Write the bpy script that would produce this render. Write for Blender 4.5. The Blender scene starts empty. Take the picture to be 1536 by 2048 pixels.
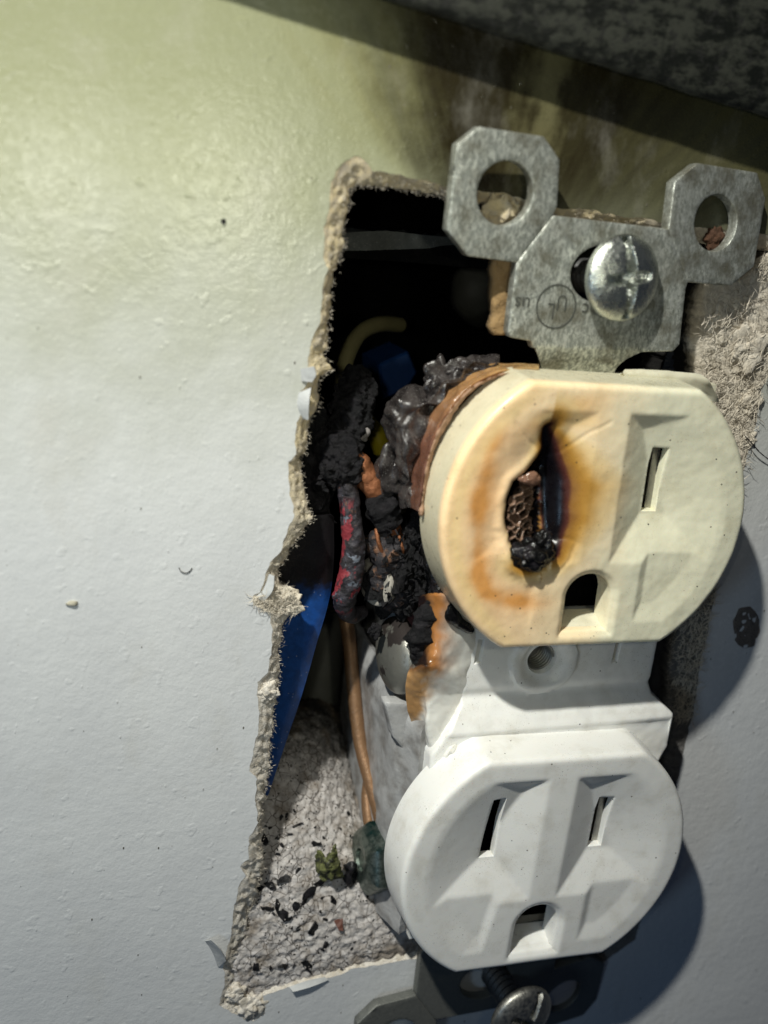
import bpy, math, random
import numpy as np
from mathutils import Vector, Matrix, noise
from mathutils.geometry import delaunay_2d_cdt
random.seed(7); rng = np.random.default_rng(7)
S = 0.001                                   # everything is worked out in mm: x right, y up, d = distance out of the wall
sc = bpy.context.scene
# ------------------------------------------------------------------ camera
F = 1900.0
M = np.array([[0.9551, 0.08717, 0.28316], [-0.00779, -0.94802, 0.31812], [0.29617, -0.30604, -0.90478]])
CAM = np.array([-47.43, 46.53, 85.38])
def W(p): return Vector((p[0]*S, -p[2]*S, p[1]*S))
def dirw(v): return Vector((v[0], -v[2], v[1]))
cd = bpy.data.cameras.new('camera'); cam = bpy.data.objects.new('camera', cd); sc.collection.objects.link(cam)
cr, cu, cb = dirw(M[0]).normalized(), -dirw(M[1]).normalized(), -dirw(M[2]).normalized()
cr = cu.cross(cb).normalized(); cu = cb.cross(cr)
cam.matrix_world = Matrix.Translation(W(CAM)) @ Matrix((cr, cu, cb)).transposed().to_4x4()
cd.sensor_fit = 'VERTICAL'; cd.sensor_height = 36; cd.lens = F/2048*36
cd.clip_start = 0.002; cd.clip_end = 10
cd.dof.use_dof = True; cd.dof.aperture_fstop = 20
cd.dof.focus_distance = float(M[2] @ (np.array([-3, -5, 6]) - CAM))*S
sc.camera = cam
# ------------------------------------------------------------------ world, lamps, exposure
wd = bpy.data.worlds.new('World'); sc.world = wd; wd.use_nodes = True
wd.node_tree.nodes['Background'].inputs[0].default_value = (0.20, 0.42, 1.0, 1)
wd.node_tree.nodes['Background'].inputs[1].default_value = 0.02
def lamp(name, pos, target, power, size, col, spec=1.0, spread=180):
    l = bpy.data.lights.new(name, 'AREA'); l.shape = 'DISK'; l.size = size*S; l.energy = power; l.color = col
    l.specular_factor = spec; l.spread = math.radians(spread)
    o = bpy.data.objects.new(name, l); sc.collection.objects.link(o)
    o.location = W(pos); o.rotation_euler = (W(target)-W(pos)).to_track_quat('-Z', 'Y').to_euler(); return o
lamp('work_lamp', (-108, 175, 90), (-8, -10, 0), 0.122, 7, (1.0, 0.995, 0.91), 1.0, 85)
lamp('cool_fill', (-150, 10, 120), (-20, -25, 0), 0.030, 30, (0.50, 0.74, 1.0))  # added bluish fill with no source of its own, cools the lower wall
lamp('flash_lamp_a', (-26, 48.3, 85), (-45, 35, 0), 0.0048, 4.5, (1.0, 1.0, 0.80), 6.0, 110)
lamp('flash_lamp_b', (-54, 48, 85), (-58, 35, 0), 0.0048, 4.5, (1.0, 1.0, 0.86), 6.0, 110)
sc.view_settings.view_transform = 'Standard'; sc.view_settings.look = 'None'
sc.view_settings.exposure = 0.0; sc.view_settings.gamma = 1.0; sc.view_settings.use_curve_mapping = False
sc.cycles.max_bounces = 6; sc.cycles.use_denoising = True
# ------------------------------------------------------------------ maths helpers
def ray(u, v): return M.T @ np.array([(u-768)/F, (v-1024)/F, 1.0])
def un(u, v, d): r = ray(u, v); return CAM + r*((d-CAM[2])/r[2])
def unpl(u, v, p0, n): r = ray(u, v); return CAM + r*(np.dot(np.array(p0)-CAM, n)/np.dot(r, n))
def nz(x, y=0, z=0, s=1.0): return noise.noise(Vector((x*s, y*s, z*s)))
def fz(x, y, z, s=1.0, o=4): return noise.fractal(Vector((x*s, y*s, z*s)), 1.0, 2.0, o)
def sstep(a, b, x): t = np.clip((x-a)/(b-a), 0, 1); return t*t*(3-2*t)
def cr_spline(pts, n):
    P = np.array(pts, float); m = len(P); out = []
    ts = np.linspace(0, m-1, n)
    for t in ts:
        i = min(int(t), m-2); u = t-i
        p0 = P[max(i-1, 0)]; p1 = P[i]; p2 = P[i+1]; p3 = P[min(i+2, m-1)]
        out.append(0.5*((2*p1)+(-p0+p2)*u+(2*p0-5*p1+4*p2-p3)*u*u+(-p0+3*p1-3*p2+p3)*u**3))
    return np.array(out)
def tag(o, label=None, cat=None, group=None, kind=None):
    if label: o['label'] = label
    if cat: o['category'] = cat
    if group: o['group'] = group
    if kind: o['kind'] = kind
    return o
ORG = {}
def empty(name, pos, label, cat, group=None):
    o = bpy.data.objects.new(name, None); sc.collection.objects.link(o); o.empty_display_size = 0.002
    o.location = W(pos); ORG[o.name] = np.array(pos, float); tag(o, label, cat, group); return o
def mk(name, V, Fc, mat, parent=None, smooth=True, col=None, org=None, sub=0, autos=None):
    V = np.array(V, float)
    if org is None: org = V.mean(axis=0)
    org = np.array(org, float); L = (V-org)*S
    me = bpy.data.meshes.new(name)
    me.from_pydata(np.stack([L[:, 0], -L[:, 2], L[:, 1]], 1).tolist(), [], [list(map(int, f)) for f in Fc]); me.update()
    if smooth: me.polygons.foreach_set('use_smooth', [True]*len(me.polygons))
    if col is not None:
        a = me.color_attributes.new('col', 'FLOAT_COLOR', 'POINT'); c = np.ones((len(V), 4)); c[:, :3] = np.array(col)[:, :3]
        a.data.foreach_set('color', c.ravel())
    me.materials.append(mat)
    o = bpy.data.objects.new(name, me); sc.collection.objects.link(o)
    ORG[o.name] = org
    po = ORG[parent.name] if parent else np.zeros(3)
    if parent: o.parent = parent
    o.location = W(org-po)
    if autos is not None:
        me.set_sharp_from_angle(angle=math.radians(autos))
    if sub:
        m = o.modifiers.new('subdivision', 'SUBSURF'); m.levels = m.render_levels = sub
    return o
class MB:
    def __init__(s): s.V = []; s.F = []; s.C = []
    def add(s, V, F, C=None):
        b = len(s.V); s.V += [tuple(v) for v in V]; s.F += [[i+b for i in f] for f in F]
        s.C += list(C) if C is not None else [(1, 1, 1)]*len(V)
    def grid(s, G, C=None, closed=False):
        n, m = G.shape[:2]; F = []
        for i in range(n-1):
            for j in range(m if closed else m-1):
                k = (j+1) % m; F.append((i*m+j, i*m+k, (i+1)*m+k, (i+1)*m+j))
        s.add(G.reshape(-1, 3), F, None if C is None else C.reshape(-1, 3))
    def tube(s, path, rad, n=14, rough=0, sc_=0.7, caps=True, seed=0, colf=None, per=10, flat=1.0):
        P = cr_spline(path, max(per*(len(path)-1), 3)); R = np.interp(np.linspace(0, 1, len(P)), np.linspace(0, 1, len(rad)), rad) if hasattr(rad, '__len__') else np.full(len(P), rad)
        T = np.gradient(P, axis=0); T /= np.linalg.norm(T, axis=1)[:, None]
        a = np.cross(T[0], (0.3, 0.1, 1.0)); a /= np.linalg.norm(a); G = []; C = []
        for i in range(len(P)):
            a = a-T[i]*np.dot(a, T[i]); a /= np.linalg.norm(a); b = np.cross(T[i], a); row = []
            for j in range(n):
                t = 2*math.pi*j/n; dr = a*math.cos(t)+b*math.sin(t)*flat
                r = R[i]
                if rough: q = P[i]+dr*r; r *= 1+rough*fz(q[0]+seed, q[1], q[2], sc_)
                row.append(P[i]+dr*r)
            G.append(row)
        G = np.array(G)
        if caps:
            G = np.concatenate([np.repeat(P[:1][None], n, 1)+(G[:1]-P[:1][None])*0.02, P[0]+(G[:1]-P[0])*0.7-T[0]*R[0]*0.25, G, P[-1]+(G[-1:]-P[-1])*0.7+T[-1]*R[-1]*0.25, P[-1]+(G[-1:]-P[-1])*0.02+T[-1]*R[-1]*0.3])
        s.grid(G, closed=True)
    def build(s, name, mat, parent=None, **k):
        return mk(name, s.V, s.F, mat, parent, col=np.array(s.C) if k.pop('usecol', False) else None, **k)
def inpoly(pts, poly):
    x, y = pts[:, 0], pts[:, 1]; r = np.zeros(len(pts), bool); n = len(poly)
    for i in range(n):
        x1, y1 = poly[i]; x2, y2 = poly[(i+1) % n]
        c = ((y1 > y) != (y2 > y)); r ^= c & (x < (x2-x1)*(y-y1)/((y2-y1) if y2 != y1 else 1e-12)+x1)
    return r
def segdist(pts, poly, closed=True):
    P = np.array(poly, float); best = np.full(len(pts), 1e9)
    for i in range(len(P) if closed else len(P)-1):
        a = P[i]; b = P[(i+1) % len(P)]; ab = b-a
        t = np.clip(((pts-a)@ab)/(ab@ab+1e-12), 0, 1); best = np.minimum(best, np.linalg.norm(pts-(a+t[:, None]*ab), axis=1))
    return best
def resample(poly, step, closed=True):
    P = [np.array(p, float) for p in poly]; out = []
    for i in range(len(P) if closed else len(P)-1):
        a = P[i]; b = P[(i+1) % len(P)]; n = max(1, int(np.linalg.norm(b-a)/step))
        out += [a+(b-a)*k/n for k in range(n)]
    return out
def circ(cx, cy, r, n=40, ry=None): return [(cx+r*math.cos(2*math.pi*i/n), cy+(ry or r)*math.sin(2*math.pi*i/n)) for i in range(n)]
def plate(outer, holes=(), step=0.3, zf=None, profO=((0.0, -1),), profH=None, interior=True, tf=None, back=False):
    """Sheet in a local plane with holes; a skirt (out, dz) runs round every edge. zf(xy)->z ; tf(local Nx3)->mm"""
    loops = [resample(outer, step)]+[resample(h, step*0.8) for h in holes]
    pts = [tuple(p) for l in loops for p in l]; edges = []; b = 0
    for l in loops:
        edges += [(b+i, b+(i+1) % len(l)) for i in range(len(l))]; b += len(l)
    if interior:
        o = np.array(outer); x0, y0 = o.min(0); x1, y1 = o.max(0)
        gx, gy = np.meshgrid(np.arange(x0, x1, step), np.arange(y0, y1, step)); gx = gx+(np.arange(gx.shape[0]) % 2)[:, None]*step*0.5
        g = np.stack([gx.ravel(), gy.ravel()], 1); k = inpoly(g, loops[0]); g = g[k]
        d = segdist(g, loops[0]); g = g[d > step*0.45]
        for h in loops[1:]:
            g = g[~inpoly(g, h)]; g = g[segdist(g, h) > step*0.4]
        pts += [tuple(p) for p in g]
    r = delaunay_2d_cdt([Vector(p) for p in pts], edges, [], 0, 1e-5)
    v2 = np.array([(v.x, v.y) for v in r[0]]); T = np.array([list(f) for f in r[2]])
    c = v2[T].mean(axis=1); k = inpoly(c, loops[0])
    for h in loops[1:]: k &= ~inpoly(c, h)
    T = T[k]; ar = np.cross(np.c_[v2[T[:, 1]]-v2[T[:, 0]], np.zeros(len(T))], np.c_[v2[T[:, 2]]-v2[T[:, 0]], np.zeros(len(T))])[:, 2]
    T[ar < 0] = T[ar < 0][:, ::-1]
    z = zf(v2) if zf else np.zeros(len(v2)); V = [tuple(p) for p in np.c_[v2, z]]; Fc = [tuple(t) for t in T]
    ed = {}
    for t in T:
        for a, b_ in ((t[0], t[1]), (t[1], t[2]), (t[2], t[0])): ed[(a, b_)] = 1
    bd = [(a, b_) for (a, b_) in ed if (b_, a) not in ed]
    nrm = {}
    for a, b_ in bd:
        e = v2[b_]-v2[a]; n = np.array([e[1], -e[0]]); n /= np.linalg.norm(n)+1e-12
        nrm[a] = nrm.get(a, 0)+n; nrm[b_] = nrm.get(b_, 0)+n
    ids = np.array(list(nrm)); dist = np.stack([segdist(v2[ids], l) for l in loops]); which = dict(zip(ids.tolist(), dist.argmin(0).tolist()))
    prev = {int(a): int(a) for a in nrm}
    nl = max(len(profO), len(profH[0]) if profH else 0)
    PH = profH or [profO]*len(holes)
    for lv in range(nl):
        cur = {}
        for a in nrm:
            w = which[int(a)]; pr = profO if w == 0 else PH[w-1]
            o_, dz = pr[min(lv, len(pr)-1)]; n = nrm[a]/(np.linalg.norm(nrm[a])+1e-12)
            p = v2[a]+n*o_; cur[int(a)] = len(V); V.append((p[0], p[1], z[a]+dz))
        for a, b_ in bd:
            Fc.append((prev[int(a)], cur[int(a)], cur[int(b_)], prev[int(b_)]))
        prev = cur
    V = np.array(V)
    if back:                                     # close the rear with the same triangles
        m = {}; base = len(V); ex = []
        for i in range(len(v2)):
            if i in prev: m[i] = prev[i]
            else: m[i] = base+len(ex); ex.append((v2[i][0], v2[i][1], z[i]+profO[-1][1]))
        if ex: V = np.concatenate([V, np.array(ex)])
        Fc += [(m[t[2]], m[t[1]], m[t[0]]) for t in T.tolist()]
    return (tf(V) if tf else V), Fc
def frame_tf(o, ex, ey):
    o, ex, ey = map(lambda q: np.array(q, float), (o, ex, ey)); ex /= np.linalg.norm(ex); ey = ey-ex*np.dot(ex, ey); ey /= np.linalg.norm(ey); ez = np.cross(ex, ey)
    return lambda V: o+np.outer(V[:, 0], ex)+np.outer(V[:, 1], ey)+np.outer(V[:, 2], ez)
def disc(hf, R, tf, nr=26, nt=96, prof=((0.0, -1.0),)):
    V = [(0, 0, hf(0, 0))]; Fc = []
    for i in range(1, nr+1):
        for j in range(nt):
            r = R*i/nr; t = 2*math.pi*j/nt; V.append((r*math.cos(t), r*math.sin(t), hf(r*math.cos(t), r*math.sin(t))))
    for j in range(nt): Fc.append((0, 1+j, 1+(j+1) % nt))
    for i in range(nr-1):
        for j in range(nt):
            a = 1+i*nt+j; b = 1+i*nt+(j+1) % nt; Fc.append((a, a+nt, b+nt, b))
    last = 1+(nr-1)*nt
    for o_, dz in prof:
        base = len(V)
        for j in range(nt):
            t = 2*math.pi*j/nt; V.append(((R+o_)*math.cos(t), (R+o_)*math.sin(t), dz))
        for j in range(nt): Fc.append((last+j, base+j, base+(j+1) % nt, last+(j+1) % nt))
        last = base
    return tf(np.array(V)), Fc
def surf(rows, nu, nv, rough=0, sc_=0.8, seed=0, raw=False, o=4):
    """rows of (u, v, d): measured points of a crumpled sheet"""
    R = [[(p if raw else un(*p)) for p in row] for row in rows]
    R2 = np.array([cr_spline(r, nu) for r in R]); G = np.array([cr_spline(R2[:, j], nv) for j in range(nu)]).transpose(1, 0, 2)
    if rough:
        du = np.gradient(G, axis=1); dv = np.gradient(G, axis=0); n = np.cross(du, dv); n /= np.linalg.norm(n, axis=2)[..., None]+1e-9
        for i in range(nv):
            for j in range(nu):
                q = G[i, j]; G[i, j] = q+n[i, j]*rough*fz(q[0]+seed, q[1], q[2], sc_, o)
    return G
def thicken(G, t):                              # a sheet with real thickness
    du = np.gradient(G, axis=1); dv = np.gradient(G, axis=0); n = np.cross(du, dv); n /= np.linalg.norm(n, axis=2)[..., None]+1e-9
    if n[..., 2].mean() < 0: n = -n
    B = G-n*t; mb = MB(); mb.grid(G); mb.grid(B[:, ::-1])
    for e1, e2 in ((G[0], B[0]), (B[-1], G[-1]), (B[:, 0], G[:, 0]), (G[:, -1], B[:, -1])): mb.grid(np.stack([e1, e2]))
    return mb
def blob(c, r, rough, seed, sc_=0.5, sub=4, sq=(1, 1, 1), o=5):
    import bmesh
    bm = bmesh.new(); bmesh.ops.create_icosphere(bm, subdivisions=sub, radius=1)
    V = np.array([v.co[:] for v in bm.verts]); Fc = [[v.index for v in f.verts] for f in bm.faces]; bm.free()
    out = []
    for v in V:
        k = max(.45, 1+rough*fz(v[0]*2+seed, v[1]*2, v[2]*2, sc_, o)*1.3)
        out.append(np.array(c)+np.array(sq)*v*r*k)
    return out, Fc
# ------------------------------------------------------------------ material helpers
class NT:
    def __init__(s, name):
        s.m = bpy.data.materials.new(name); s.m.use_nodes = True; s.t = s.m.node_tree; s.b = s.t.nodes['Principled BSDF']
        g = s.t.nodes.new('ShaderNodeNewGeometry'); v = s.t.nodes.new('ShaderNodeVectorMath'); v.operation = 'SCALE'; v.inputs[3].default_value = 1000
        s.t.links.new(g.outputs['Position'], v.inputs[0]); s.pos = v.outputs[0]; s._sep = None
    def n(s, typ, **k):
        x = s.t.nodes.new('ShaderNode'+typ)
        for a, b in k.items(): setattr(x, a, b)
        return x
    def l(s, a, b): s.t.links.new(a, b)
    def set(s, inp, v):
        if hasattr(v, 'is_linked') or isinstance(v, bpy.types.NodeSocket): s.l(v, inp)
        else: inp.default_value = v
    def noise(s, scale, detail=4, rough=0.55, vec=None, dist=0, stretch=None):
        x = s.n('TexNoise'); x.inputs['Scale'].default_value = scale; x.inputs['Detail'].default_value = detail; x.inputs['Roughness'].default_value = rough; x.inputs['Distortion'].default_value = dist
        v = vec or s.pos
        if stretch:
            mp = s.n('Mapping'); mp.inputs['Scale'].default_value = stretch[0]; mp.inputs['Rotation'].default_value = stretch[1] if len(stretch) > 1 else (0, 0, 0); s.l(v, mp.inputs['Vector']); v = mp.outputs[0]
        s.l(v, x.inputs['Vector']); return x.outputs['Fac']
    def voro(s, scale, feature='F1', rand=1, out='Distance'):
        x = s.n('TexVoronoi', feature=feature); x.inputs['Scale'].default_value = scale; x.inputs['Randomness'].default_value = rand; s.l(s.pos, x.inputs['Vector']); return x.outputs[out]
    def ramp(s, f, a, b, lo=0.0, hi=1.0):
        x = s.n('MapRange', interpolation_type='SMOOTHSTEP'); s.l(f, x.inputs[0]) if not isinstance(f, (int, float)) else None
        x.inputs[1].default_value = a; x.inputs[2].default_value = b; x.inputs[3].default_value = lo; x.inputs[4].default_value = hi; return x.outputs[0]
    def math(s, op, a, b=0.0, c=None):
        x = s.n('Math', operation=op); s.set(x.inputs[0], a); s.set(x.inputs[1], b)
        if c is not None: s.set(x.inputs[2], c)
        return x.outputs[0]
    def mix(s, f, a, b, mode='MIX'):
        x = s.n('Mix', data_type='RGBA', blend_type=mode); s.set(x.inputs[0], f)
        for i, v in ((6, a), (7, b)):
            if isinstance(v, tuple): v = (*v, 1) if len(v) == 3 else v
            s.set(x.inputs[i], v)
        return x.outputs[2]
    def xyz(s):
        if not s._sep: s._sep = s.n('SeparateXYZ'); s.l(s.pos, s._sep.inputs[0])
        o = s._sep.outputs; return o[0], o[2], s.math('MULTIPLY', o[1], -1)      # x, y, d in mm
    def attr(s, name='col'): x = s.n('Attribute', attribute_name=name); return x.outputs['Color']
    def bump(s, h, mm, strength=1.0, prev=None):
        x = s.n('Bump'); x.inputs['Strength'].default_value = strength; x.inputs['Distance'].default_value = mm*S; s.l(h, x.inputs['Height'])
        if prev: s.l(prev, x.inputs['Normal'])
        return x.outputs[0]
    def fin(s, col=None, rough=None, normal=None, metal=0, **k):
        if col is not None: s.set(s.b.inputs['Base Color'], (*col, 1) if isinstance(col, tuple) and len(col) == 3 else col)
        if rough is not None: s.set(s.b.inputs['Roughness'], rough)
        if normal is not None: s.l(normal, s.b.inputs['Normal'])
        s.b.inputs['Metallic'].default_value = metal
        for a, v in k.items(): s.set(s.b.inputs[a.replace('_', ' ')], v)
        return s.m
def simple(name, col, rough, metal=0, var=0.25, bump=0.02, sc_=1.5, dust=0.0, **k):
    t = NT(name); n1 = t.noise(sc_, 5); c = t.mix(t.math('MULTIPLY', n1, var), col, tuple(q*0.35 for q in col))
    if dust: c = t.mix(t.math('MULTIPLY', t.ramp(t.noise(5.5, 3, .7), .60, .70), dust), c, (.55, .53, .48))
    return t.fin(c, t.ramp(t.noise(2.5, 4), 0.2, 0.8, rough*0.8, min(1, rough*1.25)), t.bump(t.noise(3.0, 6, .65), bump), metal, **k)
# painted wall: glossy rolled paint, yellowed by heat and painted-in warm, dimmer light at the top, soot above the opening
t = NT('painted_wall'); x, y, d = t.xyz()
peel = t.noise(0.85, 3, .5); fine = t.noise(3.2, 5, .6); wav = t.noise(0.16, 3)
streak = t.noise(0.30, 5, .6, stretch=((1.0, 1, 0.16), (0, math.radians(-13), 0)))
streak2 = t.noise(1.3, 4, .6, stretch=((1.0, 1, 0.08), (0, math.radians(-16), 0)))
white = t.mix(t.ramp(t.noise(.08, 3), .3, .7), (.69, .70, .705), (.64, .65, .66))
yel = t.math('MULTIPLY', t.ramp(t.math('ADD', y, t.math('MULTIPLY', wav, 14)), 20, 62), .92)
c = t.mix(yel, white, (.285, .295, .155))
fan = t.math('DIVIDE', t.math('ADD', x, 11), t.math('ADD', 1, t.math('MULTIPLY', t.math('MAXIMUM', t.math('SUBTRACT', y, 46), 0), .085)))
cx_ = t.n('CombineXYZ'); t.l(fan, cx_.inputs[0]); t.l(t.math('MULTIPLY', y, .10), cx_.inputs[1])
s1 = t.noise(.34, 4, .6, vec=cx_.outputs[0]); s2 = t.noise(.85, 3, .5, vec=cx_.outputs[0]); blot = t.noise(.2, 4, .6)
warp = t.math('ADD', t.math('ADD', fan, t.math('MULTIPLY', t.math('SUBTRACT', s1, .5), 5)), t.math('MULTIPLY', t.math('SUBTRACT', blot, .5), 3.5))
lowcut = t.ramp(t.math('ADD', y, t.math('MULTIPLY', t.math('SUBTRACT', s2, .5), 3)), 43, 46)
m1 = t.math('MULTIPLY', t.ramp(warp, -8.5, -3.2), lowcut); m2 = t.math('MULTIPLY', t.ramp(warp, 2, 14, 1.06, .80), t.ramp(y, 45.0, 51, .80, 1))
st = t.math('MULTIPLY', m1, t.math('MULTIPLY', m2, t.ramp(s2, .3, .68, 1.0, .90)))
soft = t.math('MULTIPLY', t.math('MULTIPLY', t.ramp(warp, -13, -4), t.ramp(y, 45, 56)), t.ramp(s2, .36, .66, .45, .85))
c = t.mix(soft, c, (.26, .245, .10))
c = t.mix(st, c, (.026, .021, .009))
lick = t.math('MULTIPLY', t.ramp(t.math('ABSOLUTE', t.math('SUBTRACT', warp, 1.5)), .1, 1.6, 1, 0), t.ramp(y, 47, 54))
c = t.mix(t.math('MULTIPLY', lick, .40), c, (.30, .28, .14))
sp = t.n('TexVoronoi'); sp.inputs['Scale'].default_value = .42; mp = t.n('Mapping'); mp.inputs['Scale'].default_value = (1.7, 1, .9); mp.inputs['Rotation'].default_value = (0, .5, 0); t.l(t.pos, mp.inputs[0]); t.l(mp.outputs[0], sp.inputs['Vector'])
c = t.mix(t.math('MULTIPLY', t.ramp(sp.outputs['Distance'], .045, .075, 1, 0), t.ramp(t.noise(.5, 2), .48, .6)), c, (.12, .11, .09))
sp2 = t.voro(.9); c = t.mix(t.math('MULTIPLY', t.ramp(sp2, .05, .08, .6, 0), t.ramp(t.noise(.9, 2), .5, .6)), c, (.25, .23, .2))
smud = t.ramp(t.noise(.11, 5, .65, stretch=((1, 1, .6),)), .52, .75, 0, .28); c = t.mix(smud, c, (.50, .48, .42))
nb = t.bump(peel, .065, .9); nb = t.bump(t.noise(2.6, 4, .6), .030, 1, nb); nb = t.bump(t.ramp(sp.outputs['Distance'], .02, .10, 1, 0), .04, .6, nb)
nb = t.bump(t.ramp(t.noise(.55, 2, .5), .62, .72), .035, .7, nb)
M_WALL = t.fin(c, t.ramp(t.noise(1.2, 3), .3, .7, .20, .30), nb)
# torn gypsum and paper pulp
def gyps(name, light, dark, sootd, cracks=False, boost=0.0):
    t = NT(name); x, y, d = t.xyz()
    tn = t.math('MULTIPLY', t.ramp(y, -2, 30), t.ramp(x, 2, 8, 1, .25)); base = t.mix(tn, light, (.72, .60, .37))
    base = t.mix(t.ramp(t.noise(1.1, 6, .7), .35, .7), base, dark)
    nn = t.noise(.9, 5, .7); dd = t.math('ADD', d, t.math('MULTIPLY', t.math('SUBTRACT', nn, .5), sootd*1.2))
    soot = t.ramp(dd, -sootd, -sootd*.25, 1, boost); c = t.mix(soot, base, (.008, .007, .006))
    rshade = t.math('MULTIPLY', t.ramp(x, 9, 11.5), t.ramp(y, 10, 6)); c = t.mix(t.math('MULTIPLY', rshade, .85), c, (.045, .047, .055))  # outlet's shade on the right-hand band, painted into the gypsum
    h = t.noise(2.3, 8, .75)
    if cracks:
        v = t.voro(.95, 'DISTANCE_TO_EDGE'); w = t.ramp(v, .0, .07, 1, 0); c = t.mix(t.math('MULTIPLY', w, t.ramp(t.noise(.6, 3), .40, .55, 0, .9)), c, (.06, .045, .035))
        f1 = t.voro(1.9); f2 = t.ramp(f1, .17, .24, 1, 0); gate = t.ramp(t.noise(.32, 4, .7), .40, .55); c = t.mix(t.math('MULTIPLY', f2, gate), c, (.02, .018, .016))
        f3 = t.ramp(t.noise(4.2, 4, .8), .60, .68); c = t.mix(t.math('MULTIPLY', f3, t.math('MULTIPLY', gate, .8)), c, (.04, .034, .03))
        sm = t.ramp(t.math('ADD', t.noise(.22, 5, .6), t.math('MULTIPLY', t.ramp(x, -20, -14), .12)), .50, .68, 0, .75); c = t.mix(sm, c, (.18, .14, .10))
    nb = t.bump(h, .16, 1); nb = t.bump(t.noise(6, 4, .7), .06, 1, nb)
    return t.fin(c, .95, nb)
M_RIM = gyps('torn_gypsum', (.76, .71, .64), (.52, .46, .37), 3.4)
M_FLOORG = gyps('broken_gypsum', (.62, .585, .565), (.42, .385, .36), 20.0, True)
M_FIB = simple('paper_fibre', (.70, .63, .52), .9, var=.5)
M_SHADEG = gyps('shaded_gypsum', (.05, .05, .055), (.015, .015, .018), 1.0, False, .4)  # dark base colour holds the shade on the gypsum beside the outlet
# black for the sooted box and painted shade in slots; blue box
t = NT('soot_and_shade_black'); M_BLACK = t.fin(t.mix(t.ramp(t.noise(1.2, 5), .4, .7), (.0008, .0008, .0008), (.003, .0027, .0027)), .95, t.bump(t.noise(1.5, 5), .3), Specular_IOR_Level=.1)
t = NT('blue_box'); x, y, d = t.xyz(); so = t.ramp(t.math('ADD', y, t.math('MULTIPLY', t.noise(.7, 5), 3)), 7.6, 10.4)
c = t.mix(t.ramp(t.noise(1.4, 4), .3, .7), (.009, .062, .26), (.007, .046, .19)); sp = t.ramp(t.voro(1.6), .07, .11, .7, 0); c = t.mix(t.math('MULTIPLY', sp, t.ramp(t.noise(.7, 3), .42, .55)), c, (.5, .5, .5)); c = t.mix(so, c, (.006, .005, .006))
M_BLUE = t.fin(c, .42, t.bump(t.noise(2.5, 4), .03))
M_BLUE2 = simple('blue_plastic', (.006, .05, .20), .5)
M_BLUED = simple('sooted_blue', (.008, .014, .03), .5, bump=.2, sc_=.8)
M_GREYB = simple('sooty_grey_plastic', (.035, .04, .038), .6, dust=.15)
# plastics
def plastic(name, vc=False, base=(.79, .785, .755), rough=.34):
    t = NT(name); c0 = t.attr() if vc else (*base, 1)
    c = t.mix(t.math('MULTIPLY', t.ramp(t.noise(.35, 5, .65), .45, .8), .45), c0, (.62, .58, .50), 'MULTIPLY')
    dst = t.ramp(t.noise(6.5, 3, .8), .62, .68); c = t.mix(t.math('MULTIPLY', dst, t.ramp(t.noise(.23, 3), .40, .62, .0, .85)), c, (.24, .20, .15), 'MULTIPLY')
    sp = t.ramp(t.voro(.70), .045, .075, 1, 0); c = t.mix(t.math('MULTIPLY', sp, t.ramp(t.noise(.8, 2), .40, .52)), c, (.05, .04, .03))
    nb = t.bump(t.noise(5, 3, .6), .006, 1); nb = t.bump(t.noise(.5, 3), .04, .6, nb)
    return t.fin(c, t.ramp(t.noise(1.3, 4), .3, .7, rough*.8, rough*1.3), nb, Subsurface_Weight=.12, Subsurface_Radius=(.0012, .0009, .0006), Subsurface_Scale=1.0)
M_WHITE = plastic('white_plastic'); M_FACEU = plastic('scorched_plastic', True, rough=.30); M_MELT = plastic('melted_plastic', True, rough=.16)
t = NT('housing_plastic'); M_HOUS = t.fin(t.mix(t.ramp(t.noise(.4, 5), .4, .7), (.36, .36, .36), (.20, .19, .18)), .38, t.bump(t.noise(.9, 4), .15), Subsurface_Weight=.1, Subsurface_Radius=(.001, .001, .001), Subsurface_Scale=1)
t = NT('smoky_melt'); dst = t.ramp(t.noise(7.5, 3, .8), .635, .68)
c = t.mix(t.ramp(t.noise(.5, 4), .35, .7), (.060, .052, .050), (.016, .013, .013)); x, y, d = t.xyz()
M_SMOKE = t.fin(t.mix(dst, c, (.55, .53, .50)), t.ramp(t.noise(1.1, 4), .3, .7, .12, .38), t.bump(t.noise(1.3, 5, .6), .14), Transmission_Weight=.15, IOR=1.5)
t = NT('amber_melt'); c = t.attr(); dst = t.ramp(t.noise(7.0, 3, .8), .67, .72)
M_AMBER = t.fin(t.mix(dst, t.mix(t.ramp(t.noise(.8, 5), .4, .8, 0, .5), c, (.05, .02, .012)), (.6, .55, .45)), t.ramp(t.noise(1.5, 3), .3, .7, .14, .32), t.bump(t.noise(1.4, 4), .08), Subsurface_Weight=.15, Subsurface_Radius=(.002, .001, .0004), Subsurface_Scale=1)
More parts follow.
